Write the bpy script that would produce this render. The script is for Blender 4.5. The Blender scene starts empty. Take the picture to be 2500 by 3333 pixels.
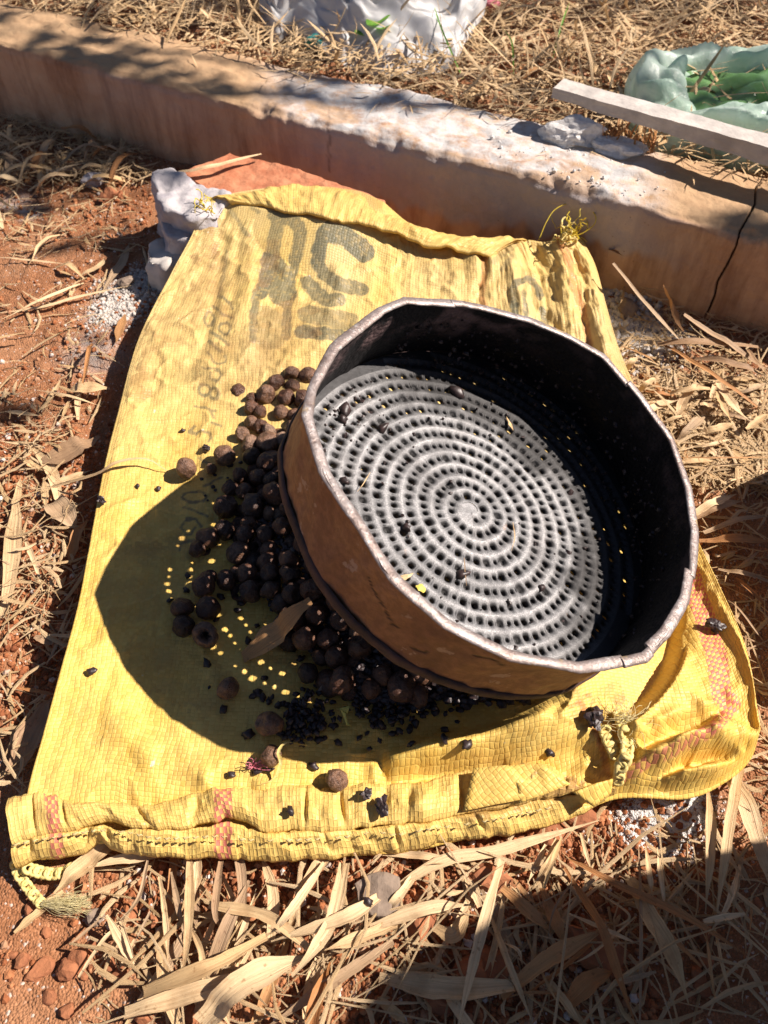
import bpy, bmesh, math, random
import numpy as np
from mathutils import Vector, Matrix
SC = bpy.context.scene
COL = SC.collection
rng = random.Random(7)
nr = np.random.RandomState(7)

# ------------------------------------------------------------------ camera, sky, sun, exposure
CAM_H = 0.60
TH = 0.90525                      # pitch below the horizon
F, CX, CY = 1661.0, 829.5, 1106.0
cam_d = bpy.data.cameras.new('camera'); cam = bpy.data.objects.new('camera', cam_d); COL.objects.link(cam)
cam.location = (0, 0, CAM_H); cam.rotation_euler = (math.pi/2 - TH, 0, 0)
cam_d.sensor_fit = 'VERTICAL'; cam_d.sensor_height = 24; cam_d.sensor_width = 18; cam_d.lens = 24*F/2212
cam_d.clip_start = 0.02; cam_d.clip_end = 100
cam_d.dof.use_dof = True; cam_d.dof.focus_distance = 0.62; cam_d.dof.aperture_fstop = 7.5
SC.camera = cam
SUN = Vector((0.98841, 0.10006, 1.0)).normalized()
world = bpy.data.worlds.new('World'); SC.world = world; world.use_nodes = True
wn = world.node_tree; bg = wn.nodes['Background']
sky = wn.nodes.new('ShaderNodeTexSky'); sky.sky_type = 'NISHITA'; sky.sun_disc = False
sky.sun_elevation = math.asin(SUN.z); sky.sun_rotation = math.atan2(SUN.x, SUN.y)
sky.dust_density = 0.3; sky.air_density = 0.65; sky.ozone_density = 1.0
wn.links.new(sky.outputs[0], bg.inputs[0]); bg.inputs[1].default_value = 0.05
sd = bpy.data.lights.new('sun', 'SUN'); sd.energy = 5.0; sd.angle = math.radians(0.5); sd.color = (1, 0.955, 0.89)
so = bpy.data.objects.new('sun', sd); COL.objects.link(so); so.location = (3, 0, 4)
so.rotation_euler = SUN.to_track_quat('Z', 'Y').to_euler()
SC.view_settings.view_transform = 'Standard'; SC.view_settings.look = 'None'
SC.view_settings.exposure = 0.82; SC.view_settings.gamma = 1; SC.view_settings.use_curve_mapping = False
SC.view_settings.use_white_balance = True; SC.view_settings.white_balance_temperature = 6950; SC.view_settings.white_balance_tint = 16

# ------------------------------------------------------------------ helpers
ct, st_ = math.cos(TH), math.sin(TH)
FWD = np.array([0, ct, -st_]); UP = np.array([0, st_, ct]); RT = np.array([1.0, 0, 0]); C0 = np.array([0, 0, CAM_H])
def at(px, py, z=0.0):
    d = FWD + (px-CX)/F*RT - (py-CY)/F*UP
    return C0 + d*((z-CAM_H)/d[2])
def proj(P):
    Q = np.asarray(P, float) - C0; d = Q@FWD
    return np.stack([CX+F*(Q@RT)/d, CY-F*(Q@UP)/d], -1)
def Z(x0, y0, s):
    return lambda pts: [(((x0+p[0]/s)/1.507), ((y0+p[1]/s)/1.507)) + tuple(p[2:]) for p in pts]
Z1 = Z(600, 580, 2.37); ZB = Z(550, 950, 2.602); Z3 = Z(1300, 650, 2.074); ZR = Z(1900, 1600, 2.765); Z5 = Z(1650, 2100, 1.952)
Z7 = Z(0, 2500, 1.327); Z8 = Z(1250, 2500, 1.327); ZS = Z(500, 1850, 1.843); ZRT = Z(1900, 800, 2.458); ZL = Z(0, 833, 1.327); ZLL = Z(0, 1666, 1.327)
ZTL = Z(0, 0, 1.327); ZTR = Z(1250, 0, 1.327)

def _h(i, j, k, seed):
    n = (i.astype(np.int64)*374761393 + j.astype(np.int64)*668265263 + k.astype(np.int64)*2147483647 + seed*974711) & 0xffffffff
    n = ((n ^ (n >> 13))*1274126177) & 0xffffffff
    n = ((n ^ (n >> 16))*2246822519) & 0xffffffff
    return ((n ^ (n >> 15)) & 0xffffff)/float(0xffffff)
def vnoise(x, y, z=0.0, seed=0):
    x = np.asarray(x, float); y = np.asarray(y, float); z = np.asarray(z, float)+0*x
    i, j, k = np.floor(x).astype(int), np.floor(y).astype(int), np.floor(z).astype(int)
    u, v, w = x-i, y-j, z-k
    u = u*u*(3-2*u); v = v*v*(3-2*v); w = w*w*(3-2*w)
    r = 0
    for a in (0, 1):
        for b in (0, 1):
            for c in (0, 1):
                r = r + _h(i+a, j+b, k+c, seed)*(u if a else 1-u)*(v if b else 1-v)*(w if c else 1-w)
    return r*2-1
def fbm(x, y, z=0.0, seed=0, o=4):
    r = 0; a = 1.0; f = 1.0
    for q in range(o):
        r = r + a*vnoise(np.asarray(x)*f, np.asarray(y)*f, np.asarray(z)*f, seed+q*17); a *= .5; f *= 2.03
    return r
def pdist(X, Y, pts):
    """distance of points to a polyline, and the position along it 0..1"""
    best = np.full(X.shape, 1e9); par = np.zeros(X.shape); n = len(pts)-1
    for i in range(n):
        ax, ay = pts[i][:2]; bx, by = pts[i+1][:2]
        dx, dy = bx-ax, by-ay; L = dx*dx+dy*dy+1e-12
        t = np.clip(((X-ax)*dx+(Y-ay)*dy)/L, 0, 1)
        d = np.hypot(X-ax-t*dx, Y-ay-t*dy); m = d < best
        best = np.where(m, d, best); par = np.where(m, (i+t)/n, par)
    return best, par
def sm(a, b, x):
    t = np.clip((x-a)/(b-a), 0, 1); return t*t*(3-2*t)

def tag(o, label=None, cat=None, group=None, kind=None):
    if label: o['label'] = label
    if cat: o['category'] = cat
    if group: o['group'] = group
    if kind: o['kind'] = kind
    return o
def link(name, me, mat=None, parent=None, loc=None):
    o = bpy.data.objects.new(name, me); COL.objects.link(o)
    if mat and me and not me.materials: me.materials.append(mat)
    if parent: o.parent = parent
    if loc is not None: o.location = loc
    return o
def mesh_np(name, V, Fc, uv=None, attrs=None, smooth=True):
    """quads or tris from numpy"""
    V = np.asarray(V, np.float32); Fc = np.asarray(Fc, np.int32)
    me = bpy.data.meshes.new(name); n, k = Fc.shape
    me.vertices.add(len(V)); me.vertices.foreach_set('co', V.ravel())
    me.loops.add(n*k); me.loops.foreach_set('vertex_index', Fc.ravel())
    me.polygons.add(n); me.polygons.foreach_set('loop_start', np.arange(0, n*k, k, dtype=np.int32))
    me.polygons.foreach_set('use_smooth', np.full(n, bool(smooth)))
    me.update(calc_edges=True)
    if uv is not None:
        l = me.uv_layers.new(name='UVMap'); l.data.foreach_set('uv', np.asarray(uv, np.float32)[Fc.ravel()].ravel())
    for a, val in (attrs or {}).items():
        at_ = me.attributes.new(a, 'FLOAT', 'POINT'); at_.data.foreach_set('value', np.asarray(val, np.float32))
    return me
def grid_faces(nu, nv, closed=False, off=0):
    i = np.arange(nu if closed else nu-1); j = np.arange(nv-1)
    I, J = np.meshgrid(i, j, indexing='ij'); I2 = (I+1) % nu
    return (np.stack([I*nv+J, I2*nv+J, I2*nv+J+1, I*nv+J+1], -1).reshape(-1, 4)+off)
def tube(pts, r, n=8, cap=True, closed=False):
    P = np.asarray(pts, float); m = len(P); r = np.broadcast_to(np.asarray(r, float), (m,))
    T = np.roll(P, -1, 0)-np.roll(P, 1, 0) if closed else np.gradient(P, axis=0)
    T = T/(np.linalg.norm(T, axis=1)[:, None]+1e-12)
    N = np.cross(T, [0, 0, 1.0]); bad = np.linalg.norm(N, axis=1) < .2; N[bad] = np.cross(T[bad], [1.0, 0, 0])
    N /= np.linalg.norm(N, axis=1)[:, None]; B = np.cross(T, N)
    a = np.linspace(0, 2*np.pi, n, endpoint=False)
    V = P[:, None]+r[:, None, None]*(np.cos(a)[None, :, None]*N[:, None]+np.sin(a)[None, :, None]*B[:, None])
    V = V.reshape(-1, 3)
    I, J = np.meshgrid(np.arange(m if closed else m-1), np.arange(n), indexing='ij')
    I2 = (I+1) % m; J2 = (J+1) % n
    return V, np.stack([I*n+J, I*n+J2, I2*n+J2, I2*n+J], -1).reshape(-1, 4)
def joinm(parts):
    V = []; Fc = []; o = 0
    for v, f in parts:
        V.append(v); Fc.append(np.asarray(f)+o); o += len(v)
    return np.concatenate(V), np.concatenate(Fc)
def smoothline(pts, n):
    """Catmull-Rom through the points, n samples"""
    P = np.asarray(pts, float); d = np.r_[0, np.cumsum(np.linalg.norm(np.diff(P, axis=0), axis=1))]
    s = np.linspace(0, d[-1], n); out = np.empty((n, P.shape[1]))
    Pm = np.vstack([2*P[0]-P[1], P, 2*P[-1]-P[-2]])
    k = np.clip(np.searchsorted(d, s, 'right')-1, 0, len(P)-2)
    t = ((s-d[k])/(d[k+1]-d[k]))[:, None]
    a, b, c, e = Pm[k], Pm[k+1], Pm[k+2], Pm[k+3]
    return .5*((2*b)+(-a+c)*t+(2*a-5*b+4*c-e)*t*t+(-a+3*b-3*c+e)*t**3)
def lin(pts, n):
    P = np.asarray(pts, float); d = np.r_[0, np.cumsum(np.linalg.norm(np.diff(P, axis=0), axis=1))]
    s = np.linspace(0, d[-1], n)
    return np.stack([np.interp(s, d, P[:, i]) for i in range(P.shape[1])], -1)

# ------------------------------------------------------------------ materials
class NB:
    def __init__(s, name):
        s.m = bpy.data.materials.new(name); s.m.use_nodes = True; s.t = s.m.node_tree
        s.b = s.t.nodes['Principled BSDF']; s.out = s.t.nodes['Material Output']
    def n(s, typ, **kw):
        x = s.t.nodes.new('ShaderNode'+typ)
        for k, v in kw.items(): setattr(x, k, v)
        return x
    def put(s, sock, v):
        if isinstance(v, (int, float)): sock.default_value = v
        elif isinstance(v, (tuple, list)): sock.default_value = tuple(v)+((1,) if len(v) == 3 and sock.type == 'RGBA' else ())
        else: s.t.links.new(v, sock)
    def math(s, op, a, b=None, c=None, clamp=False):
        x = s.n('Math', operation=op, use_clamp=clamp); s.put(x.inputs[0], a)
        if b is not None: s.put(x.inputs[1], b)
        if c is not None: s.put(x.inputs[2], c)
        return x.outputs[0]
    def coord(s, which='Object'): return s.n('TexCoord').outputs[which]
    def mapping(s, v, scale=(1, 1, 1), loc=(0, 0, 0)):
        x = s.n('Mapping'); s.put(x.inputs[0], v); x.inputs['Scale'].default_value = scale; x.inputs['Location'].default_value = loc
        return x.outputs[0]
    def noise(s, v, scale, detail=5, rough=.55, col=False, dist=0):
        x = s.n('TexNoise'); s.put(x.inputs['Vector'], v); x.inputs['Scale'].default_value = scale
        x.inputs['Detail'].default_value = detail; x.inputs['Roughness'].default_value = rough; x.inputs['Distortion'].default_value = dist
        return x.outputs['Color' if col else 'Fac']
    def voro(s, v, scale, feature='F1', out='Distance'):
        x = s.n('TexVoronoi', feature=feature); s.put(x.inputs['Vector'], v); x.inputs['Scale'].default_value = scale
        return x.outputs[out]
    def ramp(s, f, stops, interp='LINEAR'):
        x = s.n('ValToRGB'); x.color_ramp.interpolation = interp; s.put(x.inputs[0], f)
        e = x.color_ramp.elements
        while len(e) > 1: e.remove(e[-1])
        e[0].position = stops[0][0]; e[0].color = _c(stops[0][1])
        for p, c in stops[1:]:
            q = e.new(p); q.color = _c(c)
        return x.outputs[0]
    def mix(s, f, a, b, blend='MIX'):
        x = s.n('Mix', data_type='RGBA', blend_type=blend); s.put(x.inputs[0], f); s.put(x.inputs[6], a); s.put(x.inputs[7], b)
        return x.outputs[2]
    def attr(s, name): return s.n('Attribute', attribute_name=name).outputs['Fac']
    def rand(s): return s.n('ObjectInfo').outputs['Random']
    def bump(s, h, dist=.001, strength=1, normal=None):
        x = s.n('Bump'); x.inputs['Distance'].default_value = dist; x.inputs['Strength'].default_value = strength
        s.put(x.inputs['Height'], h)
        if normal is not None: s.put(x.inputs['Normal'], normal)
        return x.outputs[0]
    def fin(s, color=None, rough=None, metal=None, normal=None, spec=None, transl=0, tcol=None, alpha=None):
        b = s.b
        if color is not None: s.put(b.inputs['Base Color'], color)
        if rough is not None: s.put(b.inputs['Roughness'], rough)
        if metal is not None: s.put(b.inputs['Metallic'], metal)
        if normal is not None: s.put(b.inputs['Normal'], normal)
        if spec is not None: s.put(b.inputs['Specular IOR Level'], spec)
        if alpha is not None: s.put(b.inputs['Alpha'], alpha)
        if transl:
            t = s.n('BsdfTranslucent'); s.put(t.inputs[0], tcol if tcol is not None else color)
            if normal is not None: s.put(t.inputs['Normal'], normal)
            m = s.n('MixShader'); m.inputs[0].default_value = transl
            s.t.links.new(b.outputs[0], m.inputs[1]); s.t.links.new(t.outputs[0], m.inputs[2]); s.t.links.new(m.outputs[0], s.out.inputs[0])
        return s.m
def _c(c): return tuple(c)+(1,) if len(c) == 3 else (c if len(c) == 4 else (c[0],)*3+(1,))
def g(v): return (v, v, v)

def m_soil():
    b = NB('soil'); c = b.coord()
    n1 = b.noise(c, 9, 6); n2 = b.noise(c, 120, 5, .7); v = b.voro(c, 560); v2 = b.voro(c, 560, out='Color')
    col = b.ramp(n1, [(.3, (.27, .115, .052)), (.5, (.36, .165, .080)), (.7, (.44, .245, .135))])
    col = b.mix(b.math('MULTIPLY', n2, .8), col, (.19, .075, .033))
    sep = b.n('SeparateColor'); b.put(sep.inputs[0], v2)
    col = b.mix(b.ramp(sep.outputs[0], [(.0, g(0)), (.7, g(.1)), (1, g(.6))]), col, (.52, .25, .13))
    wh = b.ramp(sep.outputs[1], [(.965, g(0)), (.975, g(1))]); col = b.mix(b.math('MULTIPLY', wh, .7), col, (.6, .52, .45))
    ash = b.math('MULTIPLY', b.attr('ash'), b.ramp(b.noise(c, 60, 5, .7), [(.35, g(.15)), (.6, g(1))]))
    col = b.mix(ash, col, b.mix(n2, (.58, .55, .50), (.36, .33, .31)))
    h = b.math('ADD', b.math('MULTIPLY', b.math('SUBTRACT', 1, v), .8), n2)
    return b.fin(col, .93, normal=b.bump(h, .0022, .9), spec=.15)
def m_pebble():
    b = NB('pebble'); c = b.coord(); r = b.attr('tint')
    col = b.ramp(r, [(0, (.20, .065, .028)), (.4, (.36, .13, .052)), (.8, (.50, .22, .10)), (.93, (.42, .27, .17)), (.96, (.62, .55, .48)), (1, (.7, .64, .58))])
    n = b.noise(c, 500, 3, .6); col = b.mix(b.math('MULTIPLY', n, .4), col, (.16, .055, .025))
    return b.fin(col, .9, normal=b.bump(n, .0006), spec=.2)
def m_leaf(name, a, bb, dark, shade=.35):
    b = NB(name); uv = b.coord('UV'); r = b.rand(); oc = b.coord()
    st = b.noise(b.mapping(uv, (17, 1.0, 1)), 1.0, 5, .75); st2 = b.noise(b.mapping(uv, (14, .8, 1)), 1.0, 3, .6)
    fl = b.noise(oc, 55, 4, .6); tint = b.math('FRACT', b.math('ADD', b.attr('tint'), r))
    col = b.mix(b.ramp(tint, [(0, g(0)), (1, g(1))]), a, bb)
    col = b.mix(b.math('MULTIPLY', b.ramp(st, [(.36, g(1)), (.55, g(0))]), .42), col, dark)
    col = b.mix(b.math('MULTIPLY', b.ramp(fl, [(.52, g(0)), (.70, g(1))]), shade), col, dark)
    sp_ = b.ramp(b.noise(oc, 240, 2, .5), [(.66, g(0)), (.72, g(1))]); col = b.mix(b.math('MULTIPLY', sp_, .6), col, dark)
    h = b.math('ADD', st, b.math('MULTIPLY', st2, 1.4))
    return b.fin(col, .55, normal=b.bump(h, .0009, .9), spec=.3, transl=.12)
def m_kerb():
    b = NB('kerb_plaster'); c = b.coord()
    n = b.noise(c, 7, 6, .65); n2 = b.noise(c, 60, 6, .7); st = b.noise(b.mapping(c, (30, 30, 5)), 1, 5, .65)
    face = b.ramp(n, [(.30, (.33, .18, .105)), (.46, (.50, .31, .19)), (.62, (.60, .41, .26)), (.75, (.50, .37, .28))])
    face = b.mix(b.math('MULTIPLY', b.ramp(st, [(.36, g(1)), (.55, g(0))]), .55), face, (.17, .07, .035))
    gr = b.math('MULTIPLY', b.attr('grey'), b.ramp(n2, [(.2, g(.7)), (.6, g(1))]))
    col = b.mix(gr, face, b.mix(n2, (.50, .46, .44), (.27, .25, .26)))
    top = b.mix(n2, (.52, .36, .21), (.34, .20, .11)); col = b.mix(b.attr('topc'), col, top)
    wh = b.math('MULTIPLY', b.attr('white'), b.ramp(b.noise(c, 34, 7, .75), [(.34, g(0)), (.55, g(1))]))
    col = b.mix(wh, col, b.mix(n2, (.66, .64, .60), (.38, .37, .37)))
    sp = b.voro(c, 130); spot = b.math('MULTIPLY', b.ramp(sp, [(.0, g(1)), (.16, g(0))]), b.ramp(b.noise(c, 18), [(.5, g(0)), (.62, g(1))]))
    col = b.mix(b.math('MULTIPLY', spot, .75), col, (.10, .045, .03))
    col = b.mix(b.attr('crack'), col, (.035, .015, .01))
    return b.fin(col, .88, normal=b.bump(b.math('ADD', n2, b.math('MULTIPLY', n, .6)), .003, .8), spec=.2)
def m_weave():
    b = NB('woven_plastic'); uv = b.coord('UV'); oc = b.coord()
    w = b.n('VectorMath', operation='MULTIPLY_ADD'); b.put(w.inputs[0], b.noise(oc, 14, 3, .6, col=True)); b.put(w.inputs[1], (.010, .007, 0)); b.put(w.inputs[2], uv)
    w0 = w; w = b.n('VectorMath', operation='MULTIPLY_ADD'); b.put(w.inputs[0], b.noise(oc, 75, 2, .5, col=True)); b.put(w.inputs[1], (.0075, .005, 0)); b.put(w.inputs[2], w0.outputs[0])
    sc = b.n('VectorMath', operation='MULTIPLY'); b.put(sc.inputs[0], w.outputs[0]); sc.inputs[1].default_value = (152, 236, 1)
    sx = b.n('SeparateXYZ'); b.put(sx.inputs[0], sc.outputs[0]); X, Y = sx.outputs[0], sx.outputs[1]
    cx, cy = b.math('FLOOR', X), b.math('FLOOR', Y); fx, fy = b.math('FRACT', X), b.math('FRACT', Y)
    par = b.math('MODULO', b.math('ABSOLUTE', b.math('ADD', cx, cy)), 2.0); par = b.math('GREATER_THAN', par, .5)
    ex = b.math('ABSOLUTE', b.math('SUBTRACT', b.math('MULTIPLY', fx, 2), 1)); ey = b.math('ABSOLUTE', b.math('SUBTRACT', b.math('MULTIPLY', fy, 2), 1))
    def prof(across, along):
        return b.math('MULTIPLY', b.math('SUBTRACT', 1, b.math('POWER', across, 7)), b.math('SUBTRACT', 1, b.math('MULTIPLY', b.math('POWER', along, 2.5), .75)))
    h = b.n('Mix', data_type='FLOAT'); b.put(h.inputs[0], par); b.put(h.inputs[2], prof(ex, ey)); b.put(h.inputs[3], prof(ey, ex)); hh = h.outputs[0]
    cv = b.n('CombineXYZ'); b.put(cv.inputs[0], cx); b.put(cv.inputs[1], cy); wnz = b.n('TexWhiteNoise', noise_dimensions='2D'); b.put(wnz.inputs[0], cv.outputs[0]); wv = wnz.outputs[0]
    n = b.noise(oc, 10, 6, .62); n2 = b.noise(oc, 60, 5, .65); nl = b.noise(b.mapping(uv, (90, 5, 1)), 1, 4, .7)
    base = b.mix(b.ramp(n, [(.3, g(0)), (.7, g(1))]), (.77, .465, .075), (.89, .605, .18))
    base = b.mix(b.math('MULTIPLY', wv, .45), base, (.92, .72, .22))
    base = b.mix(b.math('MULTIPLY', par, .16), base, (.66, .42, .06))
    fade = b.attr('fade')   # rubbed, whitish older printing zone
    base = b.mix(b.math('MULTIPLY', fade, .75), base, b.mix(nl, (.80, .66, .33), (.56, .39, .19)))
    pk = b.math('MULTIPLY', b.attr('pink'), b.math('ADD', b.math('MULTIPLY', b.math('SUBTRACT', 1, par), .75), .18))
    base = b.mix(pk, base, (.70, .17, .15))
    base = b.mix(b.math('MULTIPLY', b.attr('red'), b.ramp(n2, [(.3, g(.5)), (.6, g(.95))])), base, (.50, .13, .045))
    ink = b.math('MULTIPLY', b.attr('ink'), b.ramp(b.math('ADD', b.math('MULTIPLY', n2, .6), b.math('MULTIPLY', wv, .35)), [(.22, g(.6)), (.45, g(1))]))
    base = b.mix(ink, base, (.19, .175, .105))
    dirt = b.math('MULTIPLY', b.attr('dirt'), b.ramp(b.noise(oc, 40, 6, .7), [(.35, g(0)), (.62, g(1))]))
    base = b.mix(b.math('MULTIPLY', dirt, .85), base, (.30, .155, .06))
    base = b.mix(b.math('MULTIPLY', b.ramp(b.noise(oc, 5.5, 6, .7), [(.46, g(0)), (.72, g(1))]), b.math('ADD', .34, b.math('MULTIPLY', fade, .3))), base, (.40, .24, .07))
    wsp = b.ramp(b.noise(oc, 95, 2, .5), [(.76, g(0)), (.79, g(1))]); base = b.mix(b.math('MULTIPLY', wsp, .6), base, (.72, .70, .66))
    gap = b.ramp(hh, [(.0, g(1)), (.10, g(.3)), (.26, g(0))]); base = b.mix(b.math('MULTIPLY', gap, b.ramp(n2, [(.35, g(.05)), (.62, g(.62))])), base, (.30, .17, .02))
    hz = b.math('ADD', hh, b.math('MULTIPLY', wv, .5))
    nrm = b.bump(b.math('ADD', hz, b.math('MULTIPLY', n2, .9)), .00045, .8)
    nrm = b.bump(b.noise(b.mapping(uv, (60, 22, 1)), 1, 5, .6, dist=.6), .0030, .22, nrm)
    return b.fin(base, b.math('ADD', .36, b.math('MULTIPLY', n2, .25)), normal=nrm, spec=.35, transl=.16)
def m_simple(name, c1, c2, scale=40, rough=.7, metal=0, bump=.0006, spec=.3, transl=0, lo=.35, hi=.65):
    b = NB(name); c = b.coord(); n = b.noise(c, scale, 6, .65)
    return b.fin(b.mix(b.ramp(n, [(lo, g(0)), (hi, g(1))]), c1, c2), rough, metal, b.bump(n, bump), spec, transl)
def m_sieve_floor():
    b = NB('sieve_floor_metal'); c = b.coord()
    n = b.noise(c, 22, 6, .7); n2 = b.noise(c, 260, 4, .75); n3 = b.noise(c, 900, 3, .7)
    col = b.mix(b.ramp(n2, [(.35, g(0)), (.68, g(1))]), (.11, .112, .115), (.21, .21, .215))
    col = b.mix(b.math('MULTIPLY', b.ramp(n, [(.50, g(0)), (.72, g(1))]), .6), col, (.17, .155, .15))
    col = b.mix(b.math('MULTIPLY', b.ramp(n3, [(.45, g(.35)), (.62, g(1))]), b.ramp(b.attr('ridge'), [(.45, g(0)), (.9, g(.58))])), col, (.66, .655, .65))  # highlight along the spiral ridges painted in as a paler colour
    col = b.mix(b.attr('soot_shade'), col, (.012, .011, .011))  # soot, darkened dimples and the wall's painted-in shade
    rust = b.ramp(b.noise(c, 45, 3, .5), [(.70, g(0)), (.76, g(1))]); col = b.mix(b.math('MULTIPLY', rust, .5), col, (.42, .24, .15))
    return b.fin(col, b.math('ADD', .38, b.math('MULTIPLY', n2, .35)), b.math('MULTIPLY', b.math('SUBTRACT', 1, b.attr('soot_shade')), .6), b.bump(b.math('ADD', n3, n2), .0007, .8), .5)
def m_inner():
    b = NB('soot_black_wall'); c = b.coord(); n = b.noise(c, 24, 6, .65); n2 = b.noise(c, 220, 5, .7); v = b.voro(c, 230)
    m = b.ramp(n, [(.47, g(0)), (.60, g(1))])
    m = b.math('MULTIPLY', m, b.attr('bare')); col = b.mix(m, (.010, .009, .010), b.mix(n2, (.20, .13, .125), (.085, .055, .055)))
    col = b.mix(b.math('MULTIPLY', b.ramp(v, [(.0, g(1)), (.3, g(0))]), .2), col, (.05, .045, .04))
    return b.fin(col, .62, .0, b.bump(b.math('ADD', n2, b.math('SUBTRACT', 1, v)), .0012), .25)
def m_outer():
    b = NB('rusty_brown_wall'); c = b.coord(); n = b.noise(c, 13, 6, .65); n2 = b.noise(c, 150, 5, .7); n3 = b.noise(b.mapping(c, (1, 1, 1)), 42, 4, .6)
    col = b.ramp(n, [(.30, (.12, .052, .035)), (.45, (.25, .115, .060)), (.6, (.33, .165, .075)), (.72, (.24, .13, .10))])
    col = b.mix(b.math('MULTIPLY', b.ramp(n2, [(.42, g(1)), (.6, g(0))]), .5), col, (.12, .05, .025))
    pale = b.ramp(n3, [(.64, g(0)), (.67, g(1))]); col = b.mix(b.math('MULTIPLY', pale, .55), col, (.46, .34, .26))
    cr = b.attr('crack'); col = b.mix(cr, col, (.03, .012, .008))
    return b.fin(col, .62, .1, b.bump(b.math('SUBTRACT', b.math('ADD', n2, n3), cr), .0011, .8), .4)
def m_rim():
    b = NB('worn_rim_metal'); c = b.coord(); n = b.noise(c, 30, 6, .7); n2 = b.noise(c, 170, 5, .7)
    col = b.mix(b.ramp(n, [(.35, g(0)), (.65, g(1))]), (.20, .15, .13), (.30, .26, .245))
    col = b.mix(b.math('MULTIPLY', b.ramp(n2, [(.54, g(0)), (.66, g(1))]), .6), col, (.48, .47, .46))
    col = b.mix(b.math('MULTIPLY', b.ramp(b.noise(c, 48, 4, .6), [(.62, g(0)), (.68, g(1))]), .6), col, (.50, .33, .12))
    col = b.mix(b.math('MULTIPLY', b.ramp(b.noise(c, 70, 5, .7), [(.35, g(1)), (.46, g(0))]), .6), col, (.11, .07, .055))
    return b.fin(col, b.math('ADD', .25, b.math('MULTIPLY', n2, .4)), .45, b.bump(b.math('ADD', n, b.math('MULTIPLY', n2, .7)), .0016, .8), .5)
def m_berry():
    b = NB('dried_fruit_skin'); c = b.coord(); r = b.n('SeparateColor'); b.put(r.inputs[0], b.n('ObjectInfo').outputs['Color']); r = r.outputs[0]; n = b.noise(c, 190, 5, .65); n2 = b.noise(c, 700, 4, .7); big = b.noise(c, 60, 2)
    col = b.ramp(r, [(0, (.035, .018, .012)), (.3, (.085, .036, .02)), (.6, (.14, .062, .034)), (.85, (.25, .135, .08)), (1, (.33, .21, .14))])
    col = b.mix(b.math('MULTIPLY', b.ramp(n, [(.4, g(1)), (.62, g(0))]), .6), col, (.03, .014, .010))
    col = b.mix(b.math('MULTIPLY', b.ramp(n2, [(.55, g(0)), (.75, g(1))]), .35), col, (.33, .23, .18))
    col = b.mix(b.attr('hole'), col, (.006, .004, .003))
    return b.fin(col, b.math('ADD', .16, b.math('MULTIPLY', n, .36)), normal=b.bump(b.math('ADD', n, b.math('MULTIPLY', n2, .3)), .0024, 1), spec=.4)
M = {}
M['soil'] = m_soil(); M['pebble'] = m_pebble()
M['straw'] = m_leaf('straw_leaf', (.62, .42, .21), (.80, .60, .36), (.28, .14, .055))
M['orange'] = m_leaf('orange_brown_leaf', (.46, .20, .07), (.54, .30, .13), (.22, .09, .035))
M['browngrey'] = m_leaf('brown_grey_leaf', (.40, .25, .14), (.50, .36, .22), (.18, .095, .05))
M['kerb'] = m_kerb(); M['weave'] = m_weave()
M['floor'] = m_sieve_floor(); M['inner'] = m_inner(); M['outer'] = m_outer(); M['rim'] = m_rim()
M['lip'] = m_simple('sooty_base_metal', (.018, .013, .013), (.08, .042, .038), 60, .8, 0, .0012, .45)
M['berry'] = m_berry()
M['seed'] = m_simple('black_seed', (.012, .009, .009), (.055, .032, .030), 300, .42, 0, .0005, .5)
M['brick'] = m_simple('red_brick', (.38, .135, .07), (.50, .22, .12), 45, .9, 0, .0025, .15)
M['mortar'] = m_simple('grey_mortar', (.50, .47, .46), (.33, .31, .33), 50, .92, 0, .003, .15)
M['cement'] = m_simple('weathered_cement', (.56, .52, .47), (.38, .35, .32), 30, .9, 0, .0025, .2)
M['stone'] = m_simple('pale_stone', (.27, .205, .155), (.19, .14, .105), 70, .85, 0, .002, .2)
M['redstone'] = m_simple('red_stone', (.37, .15, .07), (.24, .09, .045), 80, .9, 0, .002, .2)
M['powder'] = m_simple('white_powder', (.72, .71, .68), (.55, .53, .5), 200, .95, 0, .001, .1)
M['cord'] = m_simple('yellow_cord', (.80, .66, .28), (.68, .52, .16), 300, .7, 0, .0006, .3, .1)
M['fibre'] = m_simple('pale_fibre', (.76, .68, .40), (.62, .52, .24), 200, .6, 0, .0002, .3, .2)
M['frayed'] = m_simple('frayed_yellow', (.80, .66, .08), (.66, .48, .05), 200, .5, 0, .0002, .4, .25)
M['stitch'] = m_simple('dusty_stitch_thread', (.62, .50, .24), (.46, .34, .15), 300, .85, 0, .0008, .2)
M['bag'] = m_simple('milky_plastic', (.70, .82, .76), (.54, .74, .62), 26, .3, 0, .004, .5, .45)
M['greenfilm'] = m_simple('green_plastic_film', (.14, .34, .10), (.22, .42, .20), 30, .2, 0, .001, .5, .3)
M['sheet'] = m_simple('white_plastic_sheet', (.80, .80, .78), (.64, .65, .66), 16, .4, 0, .0015, .4, .3)
for q_, a_ in (('bag', .8), ('greenfilm', .8), ('sheet', .82)): M[q_].node_tree.nodes['Principled BSDF'].inputs['Alpha'].default_value = a_
M['teal'] = m_simple('teal_plastic', (.01, .26, .24), (.02, .20, .20), 60, .35)
M['weed'] = m_simple('fresh_green_leaf', (.09, .26, .035), (.20, .42, .06), 60, .5, 0, .0005, .4, .35)
M['bark'] = m_simple('bark', (.16, .11, .07), (.09, .06, .04), 30, .9)
M['foliage'] = m_simple('tree_leaf', (.05, .10, .025), (.08, .14, .035), 5, .5, 0, .0005, .4, .25)
M['petal'] = m_simple('yellow_scrap', (.72, .60, .12), (.55, .42, .10), 200, .6)
M['pinkthread'] = m_simple('pink_thread', (.62, .20, .24), (.5, .14, .18), 200, .6)

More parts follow.
